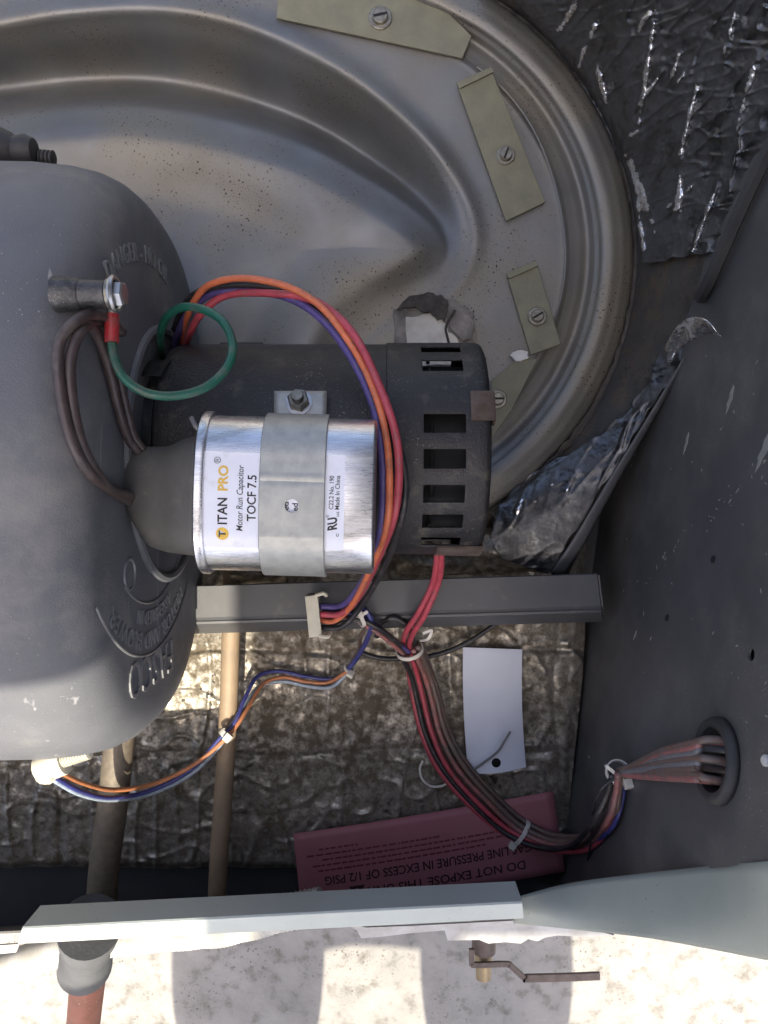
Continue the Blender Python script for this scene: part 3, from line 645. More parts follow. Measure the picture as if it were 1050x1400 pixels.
# boss + bolt with ring terminal
bz = 0.300; by = (700 - 402) * (ZC - bz) / F
bx = (105 - 525) * (ZC - bz) / F
boss = MB().lathe((XF - 0.012, by, bz), (1, 0, 0), [(0, .0085), (.012, .0076), (.013, .0068), (.025, .0064), (.026, .0056)], 24).build('boss', M['boss'], house)
BX = XF + 0.014
MB().lathe((BX, by, bz), (1, 0, 0), [(0, .0074), (.0015, .0074), (.0017, .0064), (.0022, .0064)], 24).build('washer', M['screw'], boss)
MB().lathe((BX + .0022, by, bz), (1, 0, 0), [(0, .0062), (.0048, .0062), (.0056, .0052)], 6).build('hex_bolt', M['steel'], boss, smooth=False)
# lower terminal nut and threaded stub (cream, on the front lower edge)
nt = thing('terminal_stud', P(80, 1035, 0.10), 'cream threaded stud and nut under the lower edge of the blower housing', 'bolt')
nz_ = 0.205
mb = MB(); a_ = P(50, 1052, nz_); b_ = P(88, 1039, nz_); mb.lathe(a_, b_ - a_, [(0, .006), (.001, .0075), ((b_ - a_).length * .6, .0075), ((b_ - a_).length * .62, .0092), ((b_ - a_).length, .0088)], 14); mb.build('nut', M['cream'], nt)
mb = MB(); a_ = P(82, 1040, nz_ + .002); b_ = P(122, 1027, nz_ + .004); l_ = (b_ - a_).length
mb.lathe(a_, b_ - a_, [(l_ * i / 44, 0.0043 + 0.0006 * (1 if (i // 2) % 2 else -1)) for i in range(45)], 14); mb.build('thread', M['cream'], nt)
mb = MB(); mb.lathe(P(60, 1058, nz_ - .004), (0.1, -.4, -.9), [(0, .006), (.006, .006), (.008, .0045)], 12); mb.build('screw_head', M['cream'], nt)
nt2 = thing('housing_bolt', P(30, 205, 0.2), 'dark bolt with lumpy nut above the upper edge of the blower housing', 'bolt')
mb = MB(); mb.lathe(P(-14, 204, 0.21), (1, -.05, 0), [(0, .010), (.008, .0125), (.014, .010), (.016, .0085), (.022, .0095), (.027, .0075), (.028, .005)], 14); mb.build('nut', M['rubber'], nt2)
a_ = P(42, 214, 0.205); mb = MB(); mb.lathe(a_, (1, -.08, 0), [(0.0145 * i / 24, 0.0042 + 0.0005 * (1 if (i // 2) % 2 else -1)) for i in range(25)], 12); mb.build('thread', M['rubber'], nt2)

# ================================================================== MOTOR
motor = thing('electric_motor', (-0.03, MY, MZ - 0.07), 'black cylindrical electric motor with slotted end, lying across the middle', 'motor')
XR = 0.0640; XS = 0.0010
mb = MB(); mb.lathe((XF - .004, MY, MZ), (1, 0, 0), [(0, .060), (.010, .060), (.014, .0690), (.020, .0706), (XS - XF + .004 + .012, .0706)], 72, True, True); mb.build('body', M['motor'], motor)
# slotted end shell
seg = 72
slots = [(c - 4.6, c + 4.6) for c in (-59, -42, -8, 9, 26.5, 43, 60, 95, 112, 146, 163, 180, 197, 231, 248)]
cutp = sorted({e % 360 for sl in slots for e in sl}); angs = []
for a, b in zip(cutp, cutp[1:] + [cutp[0] + 360]):
    n_ = max(1, round((b - a) / 4.6)); angs += [(a + (b - a) * k / n_) % 360 for k in range(n_)]
seg = len(angs)
xs = [XS, XS + .001, XS + .014, 0.0215, 0.0236, 0.0246, 0.0474, 0.0484, 0.0505, 0.056, XR - .004, XR - .0012, XR]
rs = [.0704, .0714, .0715, .0715, .0715, .0715, .0715, .0715, .0715, .0715, .0715, .0703, .0680]
def mp_(X, r_, a): return Vector((X, MY - r_ * math.sin(R(a)), MZ + r_ * math.cos(R(a))))   # a>0 goes down in the picture
vs = []; fs = []
for X, r_ in zip(xs, rs):
    for a in angs: vs.append(mp_(X, r_, a))
for i in range(len(xs) - 1):
    for k in range(seg):
        a = (angs[k] + 0.5) % 360
        if xs[i] >= 0.0235 and xs[i + 1] <= 0.0485 and any((a - lo) % 360 < hi - lo for lo, hi in slots): continue
        fs.append((i * seg + k, i * seg + (k + 1) % seg, (i + 1) * seg + (k + 1) % seg, (i + 1) * seg + k))
fs.append(tuple((len(xs) - 1) * seg + k for k in range(seg)))
o = obj('slotted_end', vs, fs, M['motor'], motor, True, 40); solidify(o, 0.0016, -1); 
bm_ = o.modifiers.new('bevel', 'BEVEL'); bm_.width = .0004; bm_.segments = 2; bm_.limit_method = 'ANGLE'; bm_.angle_limit = R(50)
mb = MB(); mb.lathe((XS + .010, MY, MZ), (1, 0, 0), [(0, .050), (.012, .056), (.042, .056), (.048, .050)], 40); core = mb.build('stator_core', M['motor_in'], motor)
for k in range(10):
    mb = MB(); a = -76 + 17 * k + 3; mb.tube([mp_(.029, .0585, a - 5), mp_(.029, .0595, a + 5)], .0012, 6); mb.build('winding_band', M['motor_in'], core)
# rusty end tabs
def tab(a, w, x0, x1, name, m, drop=.012):
    mb = MB(); rings = []
    for X, r_ in ((x0, .0728), (x1 - .001, .0730), (x1, .0722), (x1 + .0004, .0722 - drop)):
        n = 6; outer = [mp_(X, r_, a - w / 2 + w * k / n) for k in range(n + 1)]
        inner = [mp_(X, r_ - .0012, a + w / 2 - w * k / n) if X < x1 else mp_(X - .0012, r_ - .0008, a + w / 2 - w * k / n) for k in range(n + 1)]
        rings.append(outer + inner)
    mb.rings(rings); return mb.build(name, m, motor, auto=40)
tab(-16.5, 15, 0.0515, XR + .002, 'end_tab', M['rust_tab'])
tab(72, 16, 0.034, XR + .0005, 'end_tab', M['rust_tab'], .006)
# upper left black shaft cover and small window on the body
mb = MB()
def win(u, v): return mp_(-0.163 + 0.014 + 0.012 * u - .002 * v, .0689, -47 - 12 * v)
mb.grid(win, 3, 4); 
WXo = (200 - 525) * (ZC - .2) / F
mb = MB(); mb.grid(lambda u, v: mp_(WXo + 0.002 + .013 * u - .003 * v, .0709, -46 + 12 * v), 3, 4); o = mb.build('vent_window', M['motor_in'], motor); solidify(o, .0004, 1)
mb = MB(); mb.lathe((-0.115, MY + .058, MZ - .012), (1, 0, 0), [(0, .016), (.002, .018), (.030, .018), (.034, .014)], 24); mb.build('terminal_cover', M['rubber'], motor)

# ================================================================== CAPACITOR
CAPX, CAPY, CAPZ = -0.0525, 0.0098, 0.2385
HW, RR = 0.0178, 0.0258
ca_ = R(-1.5)
cap = thing('run_capacitor', (CAPX, CAPY, CAPZ - RR), 'silver oval run capacitor with white label strapped onto the motor', 'capacitor')
def capmap(u, v, h=0.0):      # u along X from centre, v arc length across (positive = up in the picture), h height off surface
    r_ = RR + h; bul = 0.0022
    if abs(v) <= HW: y, z = v, r_ + bul * (1 - (v / HW) ** 2) * 0.6
    else:
        a = (abs(v) - HW) / RR; y = math.copysign(HW + r_ * math.sin(a), v); z = r_ * math.cos(a)
    x = u
    return Vector((CAPX + x * math.cos(ca_) - y * math.sin(ca_), CAPY + x * math.sin(ca_) + y * math.cos(ca_), CAPZ + z))
def capring(u, h, n=64):
    half = HW + RR * math.pi / 2; out = []
    top = [capmap(u, -half + 2 * half * k / n, h) for k in range(n + 1)]
    bot = [Vector((p.x, p.y, 2 * CAPZ - p.z)) for p in reversed(top[1:-1])]
    return top + bot
L2 = 0.0478
sk = 0.0
mb = MB(); mb.rings([capring(-L2 + .004, 0), capring(-L2 + .008, 0), capring(-.02, 0), capring(.02, 0), capring(L2 - .0018, 0), capring(L2 - .0006, -.0006), capring(L2, -.0018)]); mb.build('can', M['alu'], cap, auto=40)
mb = MB(); mb.rings([capring(-L2 - .0010, -.002), capring(-L2 - .0008, .0012), capring(-L2, .0022), capring(-L2 + .0030, .0024), capring(-L2 + .0044, .0016), capring(-L2 + .0048, .0002)]); mb.build('crimped_rim', M['alu'], cap, auto=40)
mb = MB(); mb.grid(lambda u, v: capmap(-.0445 + u * (.0335 + .0445) if 0 else -.0432 + u * .0748, -.0300 + v * .0512, .00025), 40, 24)
lab = flip_up(mb.build('paper_label', M['label'], cap, auto=0))
def cap_text(body, u0, v0, length, height, m, bold=0.0, shear=0.0, h=.0004, ext=0, name='print'):
    v, f = text_geo(body, length, height, bold=bold, shear=shear)
    return obj(name, [capmap(u0 - p.y, v0 + p.x, h) for p in v], f, m, lab, smooth=False)
cap_text('ITAN', -.0305, -.0172, .0140, .0050, M['ink'], .022)
cap_text('PRO', -.0305, .0006, .0135, .0050, M['gold'], .030)
cap_text('\u00ae', -.0345, .0150, .0036, .0036, M['ink'], 0)
cap_text('Motor Run Capacitor', -.0222, -.0205, .0350, .0034, M['ink'], 0.004, .18)
cap_text('TOCF 7.5', -.0153, -.0152, .0245, .0046, M['ink'], .018)
mb = MB(); mb.add([capmap(-.0329 + .0034 * math.cos(k * math.pi / 12), -.0222 + .0034 * math.sin(k * math.pi / 12), .00035) for k in range(24)], [tuple(range(24))]); mb.build('logo_disc', M['gold'], lab, smooth=False)
cap_text('T', -.0312, -.0239, .0034, .0036, M['ink'], .03, 0, .0005)
cap_text('C22.2 No. 190', .0258, -.0078, .0178, .0024, M['ink'], .01)
cap_text('Made In China', .0290, -.0078, .0180, .0024, M['ink'], .01)
cap_text('RU', .0278, -.0192, .0072, .0048, M['ink'], .035, -.25)
cap_text('c', .0290, -.0222, .0018, .0022, M['ink'], 0); cap_text('us', .0290, -.0115, .0026, .0020, M['ink'], 0)
cap_text('\u00ae', .0236, -.0122, .0016, .0016, M['ink'], 0)
# strap
half = HW + RR * math.pi / 2
def strapring(v):
    cr = 0.0004 * (math.exp(-((v - .0086) / .0012) ** 2) + math.exp(-((v + .0226) / .0012) ** 2)) - .0004 * math.exp(-((v - .0062) / .0010) ** 2)
    h0 = .0006; h1 = .0022 + cr; u0, u1 = -.0136, .0212
    return [capmap(u0, v, h0), capmap(u0, v, h1 - .0003), capmap(u0 + .0004, v, h1), capmap(u1 - .0004, v, h1), capmap(u1, v, h1 - .0003), capmap(u1, v, h0)]
mb = MB(); mb.rings([strapring(-half + 2 * half * k / 90) for k in range(91)])
strap = thing('capacitor_strap', capmap(.004, 0, 0), 'grey galvanised strap with a round hole holding the capacitor', 'strap')
so = mb.build('band', M['galv'], strap, auto=30)
hcn = capmap(.0040, -.0064, 0); cm = MB(); cm.lathe(hcn - Vector((0, 0, .004)), (0, 0, 1), [(0, .0037), (.0102, .0037)], 28)
# keep the label intact below: cutter only spans the band thickness
cm = MB(); cm.lathe(Vector((hcn.x, hcn.y, hcn.z + .0003)), (0, 0, 1), [(0, .0037), (.008, .0037)], 28)
boolean(so, [cm])
cap_text('ed', .0022, -.0088, .0042, .0030, M['ink'], .02); cap_text('ed', .0070, -.0092, .0042, .0030, M['ink'], .02)
# tab up onto the motor
tz = MZ + .0712
def tabp(px, py): 
    Y = (700 - py) * (ZC - tz) / F; z = MZ + math.sqrt(max(.0725 ** 2 - (Y - MY) ** 2, 0)); return P(px, py, z + .0006)
mb = MB(); mb.grid(lambda u, v: tabp(375 + 72 * u, 536 + 50 * v), 8, 10); o = flip_up(mb.build('tab', M['galv'], strap, auto=0)); solidify(o, .0014, 1)
nb = tabp(409, 551) + Vector((0, 0, .0012)); nax = Vector((0, (nb.y - MY), nb.z - MZ)).normalized()
MB().lathe(nb, nax, [(0, .0080), (.0010, .0080), (.0012, .0072)], 28).build('washer', M['steel'], strap)
MB().lathe(nb + nax * .0012, nax, [(0, .0066), (.0042, .0066), (.0050, .0056)], 6).build('hex_nut', M['screw'], strap, smooth=False)
MB().lathe(nb + nax * .006, nax, [(0.0006 * i, .0033 + .0003 * (i % 2)) for i in range(9)], 12).build('bolt_end', M['screw'], strap)
# rubber boot on the left end
def bring(px, y0, y1, z, hz, n=28):
    out = []
    for k in range(n):
        a = 2 * math.pi * k / n; c_, s_ = math.cos(a), math.sin(a); r_ = (abs(c_) ** 3 + abs(s_) ** 3) ** (-1 / 3)
        cy = (y0 + y1) / 2; p = P(px, cy, z); k_ = (ZC - z) / F
        out.append(Vector((p.x, p.y + (y1 - y0) / 2 * k_ * c_ * r_, z + hz * s_ * r_)))
    return out
mb = MB(); mb.rings([bring(177, 622, 690, .222, .012), bring(178, 614, 697, .222, .015), bring(181, 611, 702, .222, .0165), bring(192, 610, 724, .223, .018), bring(205, 611, 744, .224, .0185), bring(212, 611, 750, .225, .0187), bring(236, 611, 756, .227, .019), bring(246, 604, 757, .229, .0200), bring(268, 596, 760, .231, .0210), bring(292, 596, 762, .233, .0212)])
bt = mb.build('rubber_boot', M['boot'], auto=50)
sm = bt.modifiers.new('sub', 'SUBSURF'); sm.levels = 1; sm.render_levels = 2
tag(bt, 'grey rubber boot over the left end of the capacitor', 'boot')
tag(MB().tube([P(262, 571, .243), P(266, 580, .245), P(274, 590, .244)], .0014, 8).build('wire_stub', M['w_grey']), 'tiny grey wire stub beside the capacitor rim', 'wire')

# ================================================================== WIRES
wc = [0]
def wire(pts, r, m, label, group=None, name='wire', sub=8):
    wc[0] += 1; J = lambda i, q: (1.6 * noise.noise(Vector((i * 1.7, wc[0] * 3.3, q))) if 0 < i < len(pts) - 1 else 0)
    mb = MB(); mb.tube([P(p[0] + J(i, 0), p[1] + J(i, 5), p[2]) for i, p in enumerate(pts)], r * 0.92, 10, sub)
    return tag(mb.build(name, M[m], auto=0), label, 'wire', group)
GA = 'lead wires arching over the motor'
wire([(243, 482, .13), (250, 455, .16), (262, 418, .19), (285, 390, .205), (330, 380, .215), (390, 391, .222), (440, 420, .228), (485, 480, .232), (513, 540, .238), (528, 600, .240), (533, 660, .240), (528, 720, .232), (508, 775, .19), (482, 825, .125), (458, 848, .105), (438, 848, .1)], .0023, 'w_orange', 'orange wire arching over the motor into the beige connector', GA)
wire([(252, 485, .13), (258, 462, .165), (276, 428, .19), (310, 404, .20), (370, 400, .212), (430, 412, .222), (480, 452, .232), (516, 520, .239), (540, 590, .242), (546, 650, .240), (538, 710, .232), (516, 765, .19), (492, 815, .13), (468, 838, .112), (438, 840, .104)], .0026, 'w_red', 'red wire with printed marks arching along the outside of the lead bundle', GA)
wire([(236, 488, .13), (242, 462, .155), (258, 428, .18), (290, 402, .196), (340, 398, .205), (395, 408, .214), (442, 438, .222), (480, 488, .228), (508, 550, .233), (521, 610, .237), (524, 670, .236), (519, 730, .225), (500, 785, .17), (470, 826, .115), (438, 829, .102)], .0026, 'w_purple', 'purple wire arching along the inside of the lead bundle', GA)
wire([(230, 484, .12), (238, 450, .15), (255, 412, .182), (290, 392, .20), (345, 389, .208), (405, 402, .214), (455, 440, .218), (505, 515, .226), (538, 590, .231), (553, 650, .231), (550, 705, .224), (530, 765, .18), (498, 822, .12), (468, 856, .1), (438, 858, .096)], .0024, 'w_black', 'black wire lying on the right of the lead bundle over the motor', GA)
# connector
con = thing('wire_connector', P(430, 842, .075), 'beige plastic plug with four sockets at the left end of the lead wires', 'connector')
rz = Matrix.Rotation(R(6), 3, 'Z')
cc = P(430, 840, .098); mb = MB(); mb.box(cc, (.0095, .031, .020), rz); body = mb.build('plug_body', M['beige'], con, smooth=False)
cuts = []
for k in range(4):
    c_ = MB(); c_.box(cc + rz @ Vector((.004, .0110 - .0073 * k, .0015)), (.008, .0052, .011), rz); cuts.append(c_)
boolean(body, cuts); bevel(body, .0005)
for s in (-1, 1):
    mb = MB(); mb.tube([cc + rz @ Vector((.003, s * .0150, .009)), cc + rz @ Vector((.009, s * .0162, .010)), cc + rz @ Vector((.011, s * .0140, .006))], .0016, 8); mb.build('latch', M['beige'], con)
# branch wires from connector foot toward the tie
GB = 'short wires between the connector and the first tie'
wire([(440, 862, .09), (468, 852, .088), (492, 848, .088), (515, 858, .086), (540, 876, .07), (556, 892, .05)], .0021, 'w_black', 'black wire from the connector foot to the first white tie', GB)
wire([(440, 850, .084), (470, 846, .080), (496, 853, .078), (520, 868, .072), (540, 884, .06), (556, 898, .045)], .0020, 'w_pink', 'dusty pink wire from the connector to the first white tie', GB)
wire([(440, 838, .08), (474, 838, .078), (500, 846, .082), (524, 862, .078), (545, 880, .064), (560, 892, .05)], .0019, 'w_purple', 'purple wire from the connector to the first white tie', GB)
wire([(475, 820, .086), (497, 832, .088), (508, 850, .085), (502, 872, .06), (488, 898, .03), (476, 915, .018)], .0023, 'w_blue', 'blue wire dropping from the connector to the foil floor', GB)
wire([(520, 862, .05), (505, 858, .052), (494, 868, .045), (490, 890, .03), (476, 913, .017)], .0019, 'w_tan', 'dusty brown looped wire beside the dropping blue wire', GB)
wire([(515, 870, .058), (520, 852, .07), (540, 845, .078), (560, 860, .07), (566, 880, .05)], .0026, 'w_black', 'thick black loop of wire under the first tie', GB)
wire([(488, 890, .012), (520, 900, .012), (560, 900, .010), (600, 894, .010), (640, 878, .010), (680, 852, .012), (720, 822, .02)], .0024, 'w_black', 'black cable running under the bundle towards the tag', GB)
# red motor leads
GC = 'red motor leads'
wire([(598, 750, .14), (596, 775, .125), (591, 800, .108), (572, 838, .092), (556, 862, .075), (551, 885, .045), (559, 918, .022), (566, 955, .014), (576, 1000, .012), (598, 1050, .012), (640, 1098, .013), (690, 1140, .014), (742, 1160, .028), (800, 1162, .066), (836, 1128, .118), (846, 1088, .128), (846, 1058, .134)], .0025, 'w_red', 'red motor lead on the left of the pair dropping over the bar', GC)
wire([(603, 750, .14), (603, 775, .125), (598, 802, .108), (580, 842, .092), (565, 866, .075), (560, 886, .048), (570, 920, .025), (580, 960, .018), (590, 1000, .016), (612, 1048, .016), (652, 1096, .017), (698, 1136, .018), (746, 1154, .030), (800, 1155, .068), (833, 1122, .120), (843, 1085, .129), (844, 1058, .134)], .0025, 'w_red', 'red motor lead on the right of the pair dropping over the bar', GC)
GD = 'brown wires of the floor bundle'
bun = [(563, 885, .046), (577, 918, .022), (588, 955, .014), (600, 1000, .012), (624, 1048, .012), (664, 1094, .013), (706, 1132, .014), (752, 1152, .030), (800, 1150, .068), (830, 1117, .118), (841, 1082, .128), (844, 1056, .134)]
for k, (dx, dy, dz, m) in enumerate(((6, -4, .002, 'w_tan'), (11, -9, .000, 'w_tan'), (2, 3, .006, 'w_pink'), (8, -2, .006, 'w_tan'), (-4, 4, -.001, 'w_brown'), (-17, 6, .001, 'w_black'))):
    sp = [1, .9, 1, 1, 1, 1, 1, 1, 1.3, 1.2, .7, .4]
    wire([(x + dx * s_, y + dy * s_, max(z + dz, .0035)) for (x, y, z), s_ in zip(bun, sp)], .0025, m, {'w_tan': ['dusty brown wire second from the white tag in the floor bundle', 'dusty brown wire nearest the white tag in the floor bundle', '', 'dusty brown wire lying on top of the floor bundle'][k % 4], 'w_pink': 'dusty pink wire in the middle of the floor bundle', 'w_brown': 'dark brown wire under the floor bundle', 'w_black': 'black wire on the outer left of the floor bundle'}[m], GD)
wire([(804, 1160, .066), (838, 1130, .122), (851, 1088, .130), (850, 1060, .134)], .002, 'w_blue', 'blue wire beside the bundle rising to the grommet tie', GD)
# fan of wires into the grommet
GE = 'wires entering the side panel grommet'
for k in range(8):
    t = (k - 3.5) / 3.5
    en = gc + Vector((0.133, 1, 0)).normalized() * (-t * .0125) + Vector((0, 0, 1)) * (0.006 * math.cos(k * 2.1))
    pts = [P(846, 1055 + 2 * t, .131 + .003 * math.cos(k * 1.7)), P(862, 1054 + 6 * t, .150 + .003 * math.cos(k * 1.7)), P(905, 1045 + 18 * t, .205), P(950, 1040 + 25 * t, .250), en + wn_in * .006, en - wn_in * .03]
    mb = MB(); mb.tube(pts, .0022, 10, 8)
    m = ['w_tan', 'w_pink', 'w_grey', 'w_tan', 'w_grey', 'w_tan', 'w_tan', 'w_pink'][k]
    tag(mb.build('wire', M[m], auto=0), {'w_pink': 'dusty pink', 'w_tan': 'dusty brown', 'w_grey': 'dusty grey'}[m] + ' wire, ' + ['topmost', 'second from top', 'third from top', 'fourth from top', 'fourth from bottom', 'third from bottom', 'second from bottom', 'lowest'][k] + ' in the fan entering the grommet', 'wire', GE)
# grommet
gr = MB(); gr.lathe(gc + wn_in * .0004, wn_in, [(0, .0232), (.002, .0232), (.0050, .0218), (.0056, .0196), (.0046, .0172), (0, .0164), (-.008, .0162)], 36, False, False)
o = gr.build('grommet', M['rubber'], auto=50); solidify(o, .0008); tag(o, 'black rubber grommet in the side panel around the wires', 'grommet')

# blue / orange pair sagging to the housing stud
GF = 'thin wire pair along the left'
pa = [(476, 914, .017), (452, 930, .010), (420, 929, .008), (385, 922, .010), (355, 930, .020), (335, 960, .034), (318, 990, .043), (300, 1012, .046), (270, 1042, .052), (235, 1064, .058), (195, 1079, .070), (150, 1084, .10), (110, 1076, .15), (72, 1056, .195)]
for k, (dx, dy, dz, m, lb) in enumerate(((0, -3, .0, 'w_blue', 'blue wire of the thin pair crossing the tan rod to the stud'), (2, 4, .001, 'w_peach', 'peach wire of the thin pair crossing the tan rod to the stud'), (0, 8, -.003, 'w_pale', 'pale blue wire of the thin pair crossing the tan rod to the stud'))):
    sw = [math.cos(i * .9 + k * 2.1) * 4 if i < 7 else 0 for i in range(len(pa))]
    ord_ = [1, 1, 1, 1, 1, 1, 1, .8, .3, -.3, -.6, -.8, -.8, -.5]
    wire([(x + dx + s, y + dy * (o_ if k < 2 else 1) * 1.0 + s * .5 + (0 if i < 8 else (6, -3, 2)[k] * .6), max(z + dz, .004)) for i, ((x, y, z), s, o_) in enumerate(zip(pa, sw, ord_))], .0019, m, lb, GF)
# brown capacitor wires + green ground
GG = 'brown capacitor wires beside the housing'
wire([(168, 455, .275), (140, 432, .290), (108, 436, .308), (82, 470, .313), (82, 530, .313), (97, 600, .309), (122, 645, .298), (150, 668, .270), (182, 680, .238)], .0030, 'w_brown', 'outer brown wire looping down the housing to the boot', GG)
wire([(160, 450, .270), (135, 440, .286), (112, 452, .305), (97, 490, .310), (98, 545, .309), (110, 605, .304), (132, 648, .290), (156, 674, .263), (184, 688, .232)], .0030, 'w_brown', 'inner brown wire looping down the housing to the boot', GG)
wire([(106, 448, .306), (118, 440, .300), (135, 462, .286), (150, 510, .271), (162, 560, .258), (176, 600, .244), (190, 618, .236)], .0028, 'w_brown', 'left one of two brown wires dropping straight into the boot top', GG)
wire([(118, 436, .292), (140, 450, .280), (158, 500, .263), (170, 550, .251), (182, 595, .240), (196, 616, .234)], .0028, 'w_brown', 'right one of two brown wires dropping straight into the boot top', GG)
gw = thing('ground_wire', P(153, 415, .28), 'green ground wire with red crimped ring terminal looping beside the housing bolt', 'wire')
gpts = [P(153, 464, .285), P(156, 488, .285), (P(170, 517, .284)), P(200, 537, .282), P(240, 541, .278), P(282, 529, .272), P(311, 501, .266), P(318, 470, .262), P(305, 440, .258), P(280, 424, .252), P(250, 420, .244), P(228, 434, .232), P(219, 460, .212), P(222, 490, .16)]
MB().tube(gpts, .0024, 10, 9).build('green_lead', M['w_green'], gw)
MB().tube([P(153, 430, .286), P(153, 431, .286), P(153, 448, .286), P(153, 466, .286), P(153, 467, .286)], lambda t: .0036 if .2 < t < .85 else .0033, 14, 6).build('crimp_sleeve', M['crimp'], gw)
mb = MB(); mb.tube([P(153, 414, .287), P(153, 422, .287), P(153, 432, .286)], .0026, 10); mb.build('terminal_neck', M['steel'], gw)
mb = MB(); mb.torus((BX + .0012 + .0016, by, bz), (1, 0, 0), .0078, .0013, 24, 6); mb.build('ring_terminal', M['steel'], gw)

# zip ties
def tie(c, axis, r, label, tail=None, head=0, w=.0042, sq=1.0):
    t = thing('cable_tie', Vector(c) - Vector((0, 0, r)), label, 'cable tie', 'white cable ties')
    a = Vector(axis).normalized(); u = Vector((-a.y, a.x, 0)).normalized(); wv = a.cross(u)
    rings = []
    for k in range(29):
        th_ = 2 * math.pi * k / 28; dv = u * math.cos(th_) + wv * math.sin(th_) * sq
        rings.append([Vector(c) + dv * (r) - a * w / 2, Vector(c) + dv * (r + .0010) - a * w / 2, Vector(c) + dv * (r + .0010) + a * w / 2, Vector(c) + dv * r + a * w / 2])
    mb = MB(); mb.rings(rings, True, False, False); mb.build('loop', M['tie'], t, auto=40)
    hp_ = Vector(c) + (u * math.cos(R(head)) + wv * math.sin(R(head)) * sq) * (r + .002)
    mb = MB(); rot = Matrix((a, u, wv)).transposed(); mb.box(hp_, (w * 1.45, .0058, .0062), rot); bevel(mb.build('head', M['tie'], t, smooth=False), .0005)
    if tail:
        mb = MB(); tp = catmull([hp_] + [Vector(q) for q in tail], 6); rg_ = []
        for i, p in enumerate(tp):
            d_ = (tp[min(i + 1, len(tp) - 1)] - tp[max(i - 1, 0)]).normalized(); n_ = d_.cross(Vector((0, 0, 1))).normalized() * .0011
            rg_.append([p + n_ + Vector((0, 0, .0011)), p - n_ + Vector((0, 0, .0011)), p - n_ - Vector((0, 0, .0011)), p + n_ - Vector((0, 0, .0011))])
        mb.rings(rg_); mb.build('tail', M['tie'], t)
tie(P(560, 889, .047), P(568, 915, .03) - P(556, 870, .06), .0105, 'white cable tie with a looped tail below the bar', [P(584, 874, .062), P(590, 862, .064), P(578, 866, .063)], -50, sq=.8)
tie(P(712, 1138, .0165), P(740, 1155, .0165) - P(690, 1122, .0165), .0112, 'white cable tie round the bundle over the red card', None, 175, .0036, .7)
tie(P(845, 1056, .131), P(858, 1050, .145) - P(846, 1066, .12), .0078, 'white cable tie where the wires turn into the grommet', [P(832, 1050, .135), P(828, 1047, .134)], 120)
tie(P(492, 846, .086), P(505, 838, .08) - P(480, 852, .085), .0060, 'white cable tie close to the beige connector', [P(500, 838, .094), P(502, 835, .094)], 60, .0028)
tie(P(309, 1004, .047), P(300, 1012, .047) - P(318, 990, .044), .0052, 'cream cable tie where the thin wires cross the tan rod', None, 70, .0046)
tie(P(478, 913, .017), P(476, 915, .017) - P(488, 898, .03), .0040, 'small white cable tie on the thin blue wires above the foil floor', None, 60, .0024)
tag(MB().tube([P(578, 1040, .008), P(574, 1052, .010), P(578, 1066, .011), P(590, 1075, .010), P(606, 1074, .009), P(614, 1066, .008)], .0011, 8).build('tie_offcut', M['tie']), 'pale curved tie end beside the floor bundle', 'cable tie')
tag(MB().tube([P(845, 1060, .138), P(822, 1080, .135), P(812, 1105, .12), P(808, 1150, .085), P(803, 1182, .058)], .0010, 6).build('thin_dark_wire', M['w_black']), 'thin dark wire hanging from the grommet tie to the floor', 'wire')

# ================================================================== TAG AND CARD
tg = thing('hang_tag', P(675, 970, .004), 'blank grey white tag with a punched hole lying on the foil', 'tag')
def tp_(u, v):
    x = (633 + (714 - 633) * u) * (1 - v) + (640 + (719 - 640) * u) * v - 2.5 * math.sin(math.pi * v); y = (885 + 3 * u) * (1 - v) + (1057 - 8 * u * u) * v + 2 * math.sin(math.pi * u) * v
    return P(x, y, .0058 + .0035 * math.sin(math.pi * u) * (.3 + .7 * v) + .003 * v * v)
rings = []
mb = MB(); n, m_ = 24, 40
mb.grid(tp_, n, m_); b_ = len(mb.v); mb.grid(lambda u, v: tp_(u, v) - Vector((0, 0, .0006)), n, m_)
for i in range(n): mb.f += [(i * (m_ + 1), b_ + i * (m_ + 1), b_ + (i + 1) * (m_ + 1), (i + 1) * (m_ + 1)), (i * (m_ + 1) + m_, (i + 1) * (m_ + 1) + m_, b_ + (i + 1) * (m_ + 1) + m_, b_ + i * (m_ + 1) + m_)]
for j in range(m_): mb.f += [(j, j + 1, b_ + j + 1, b_ + j), (n * (m_ + 1) + j, b_ + n * (m_ + 1) + j, b_ + n * (m_ + 1) + j + 1, n * (m_ + 1) + j + 1)]
to = mb.build('card', M['tag'], tg, auto=40)
hcn = P(678.5, 1043, .0115); c_ = MB(); c_.lathe(hcn - Vector((0, 0, .02)), (0, 0, 1), [(0, .0041), (.04, .0041)], 28); boolean(to, [c_])
c_ = P(678.5, 1043, .0052)
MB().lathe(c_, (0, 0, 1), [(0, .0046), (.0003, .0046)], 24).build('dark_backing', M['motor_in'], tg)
tag(MB().tube([P(642, 1056, .0125), P(662, 1042, .0155), P(680, 1028, .0165), P(690, 1013, .0165), P(698, 1000, .0160)], .0011, 8, 8).build('wire_pin', M['w_grey']), 'thin bent grey wire lying across the lower end of the white tag', 'wire')
rc = thing('warning_card', P(590, 1165, .004), 'haze-paled red warning card with upside-down black print by the front rail', 'card')
c0, c1_, c2_, c3 = P(401, 1140, .012), P(757, 1083, .012), P(772, 1190, .012), P(413, 1247, .012)
mb = MB(); mb.grid(lambda u, v: c0.lerp(c1_, u).lerp(c3.lerp(c2_, u), v) + Vector((0, 0, .0025 * math.sin(math.pi * u * 1.3) + .004 * v)), 30, 10)
o = flip_up(mb.build('card_sheet', M['red_card'], rc, auto=0)); solidify(o, .0005)
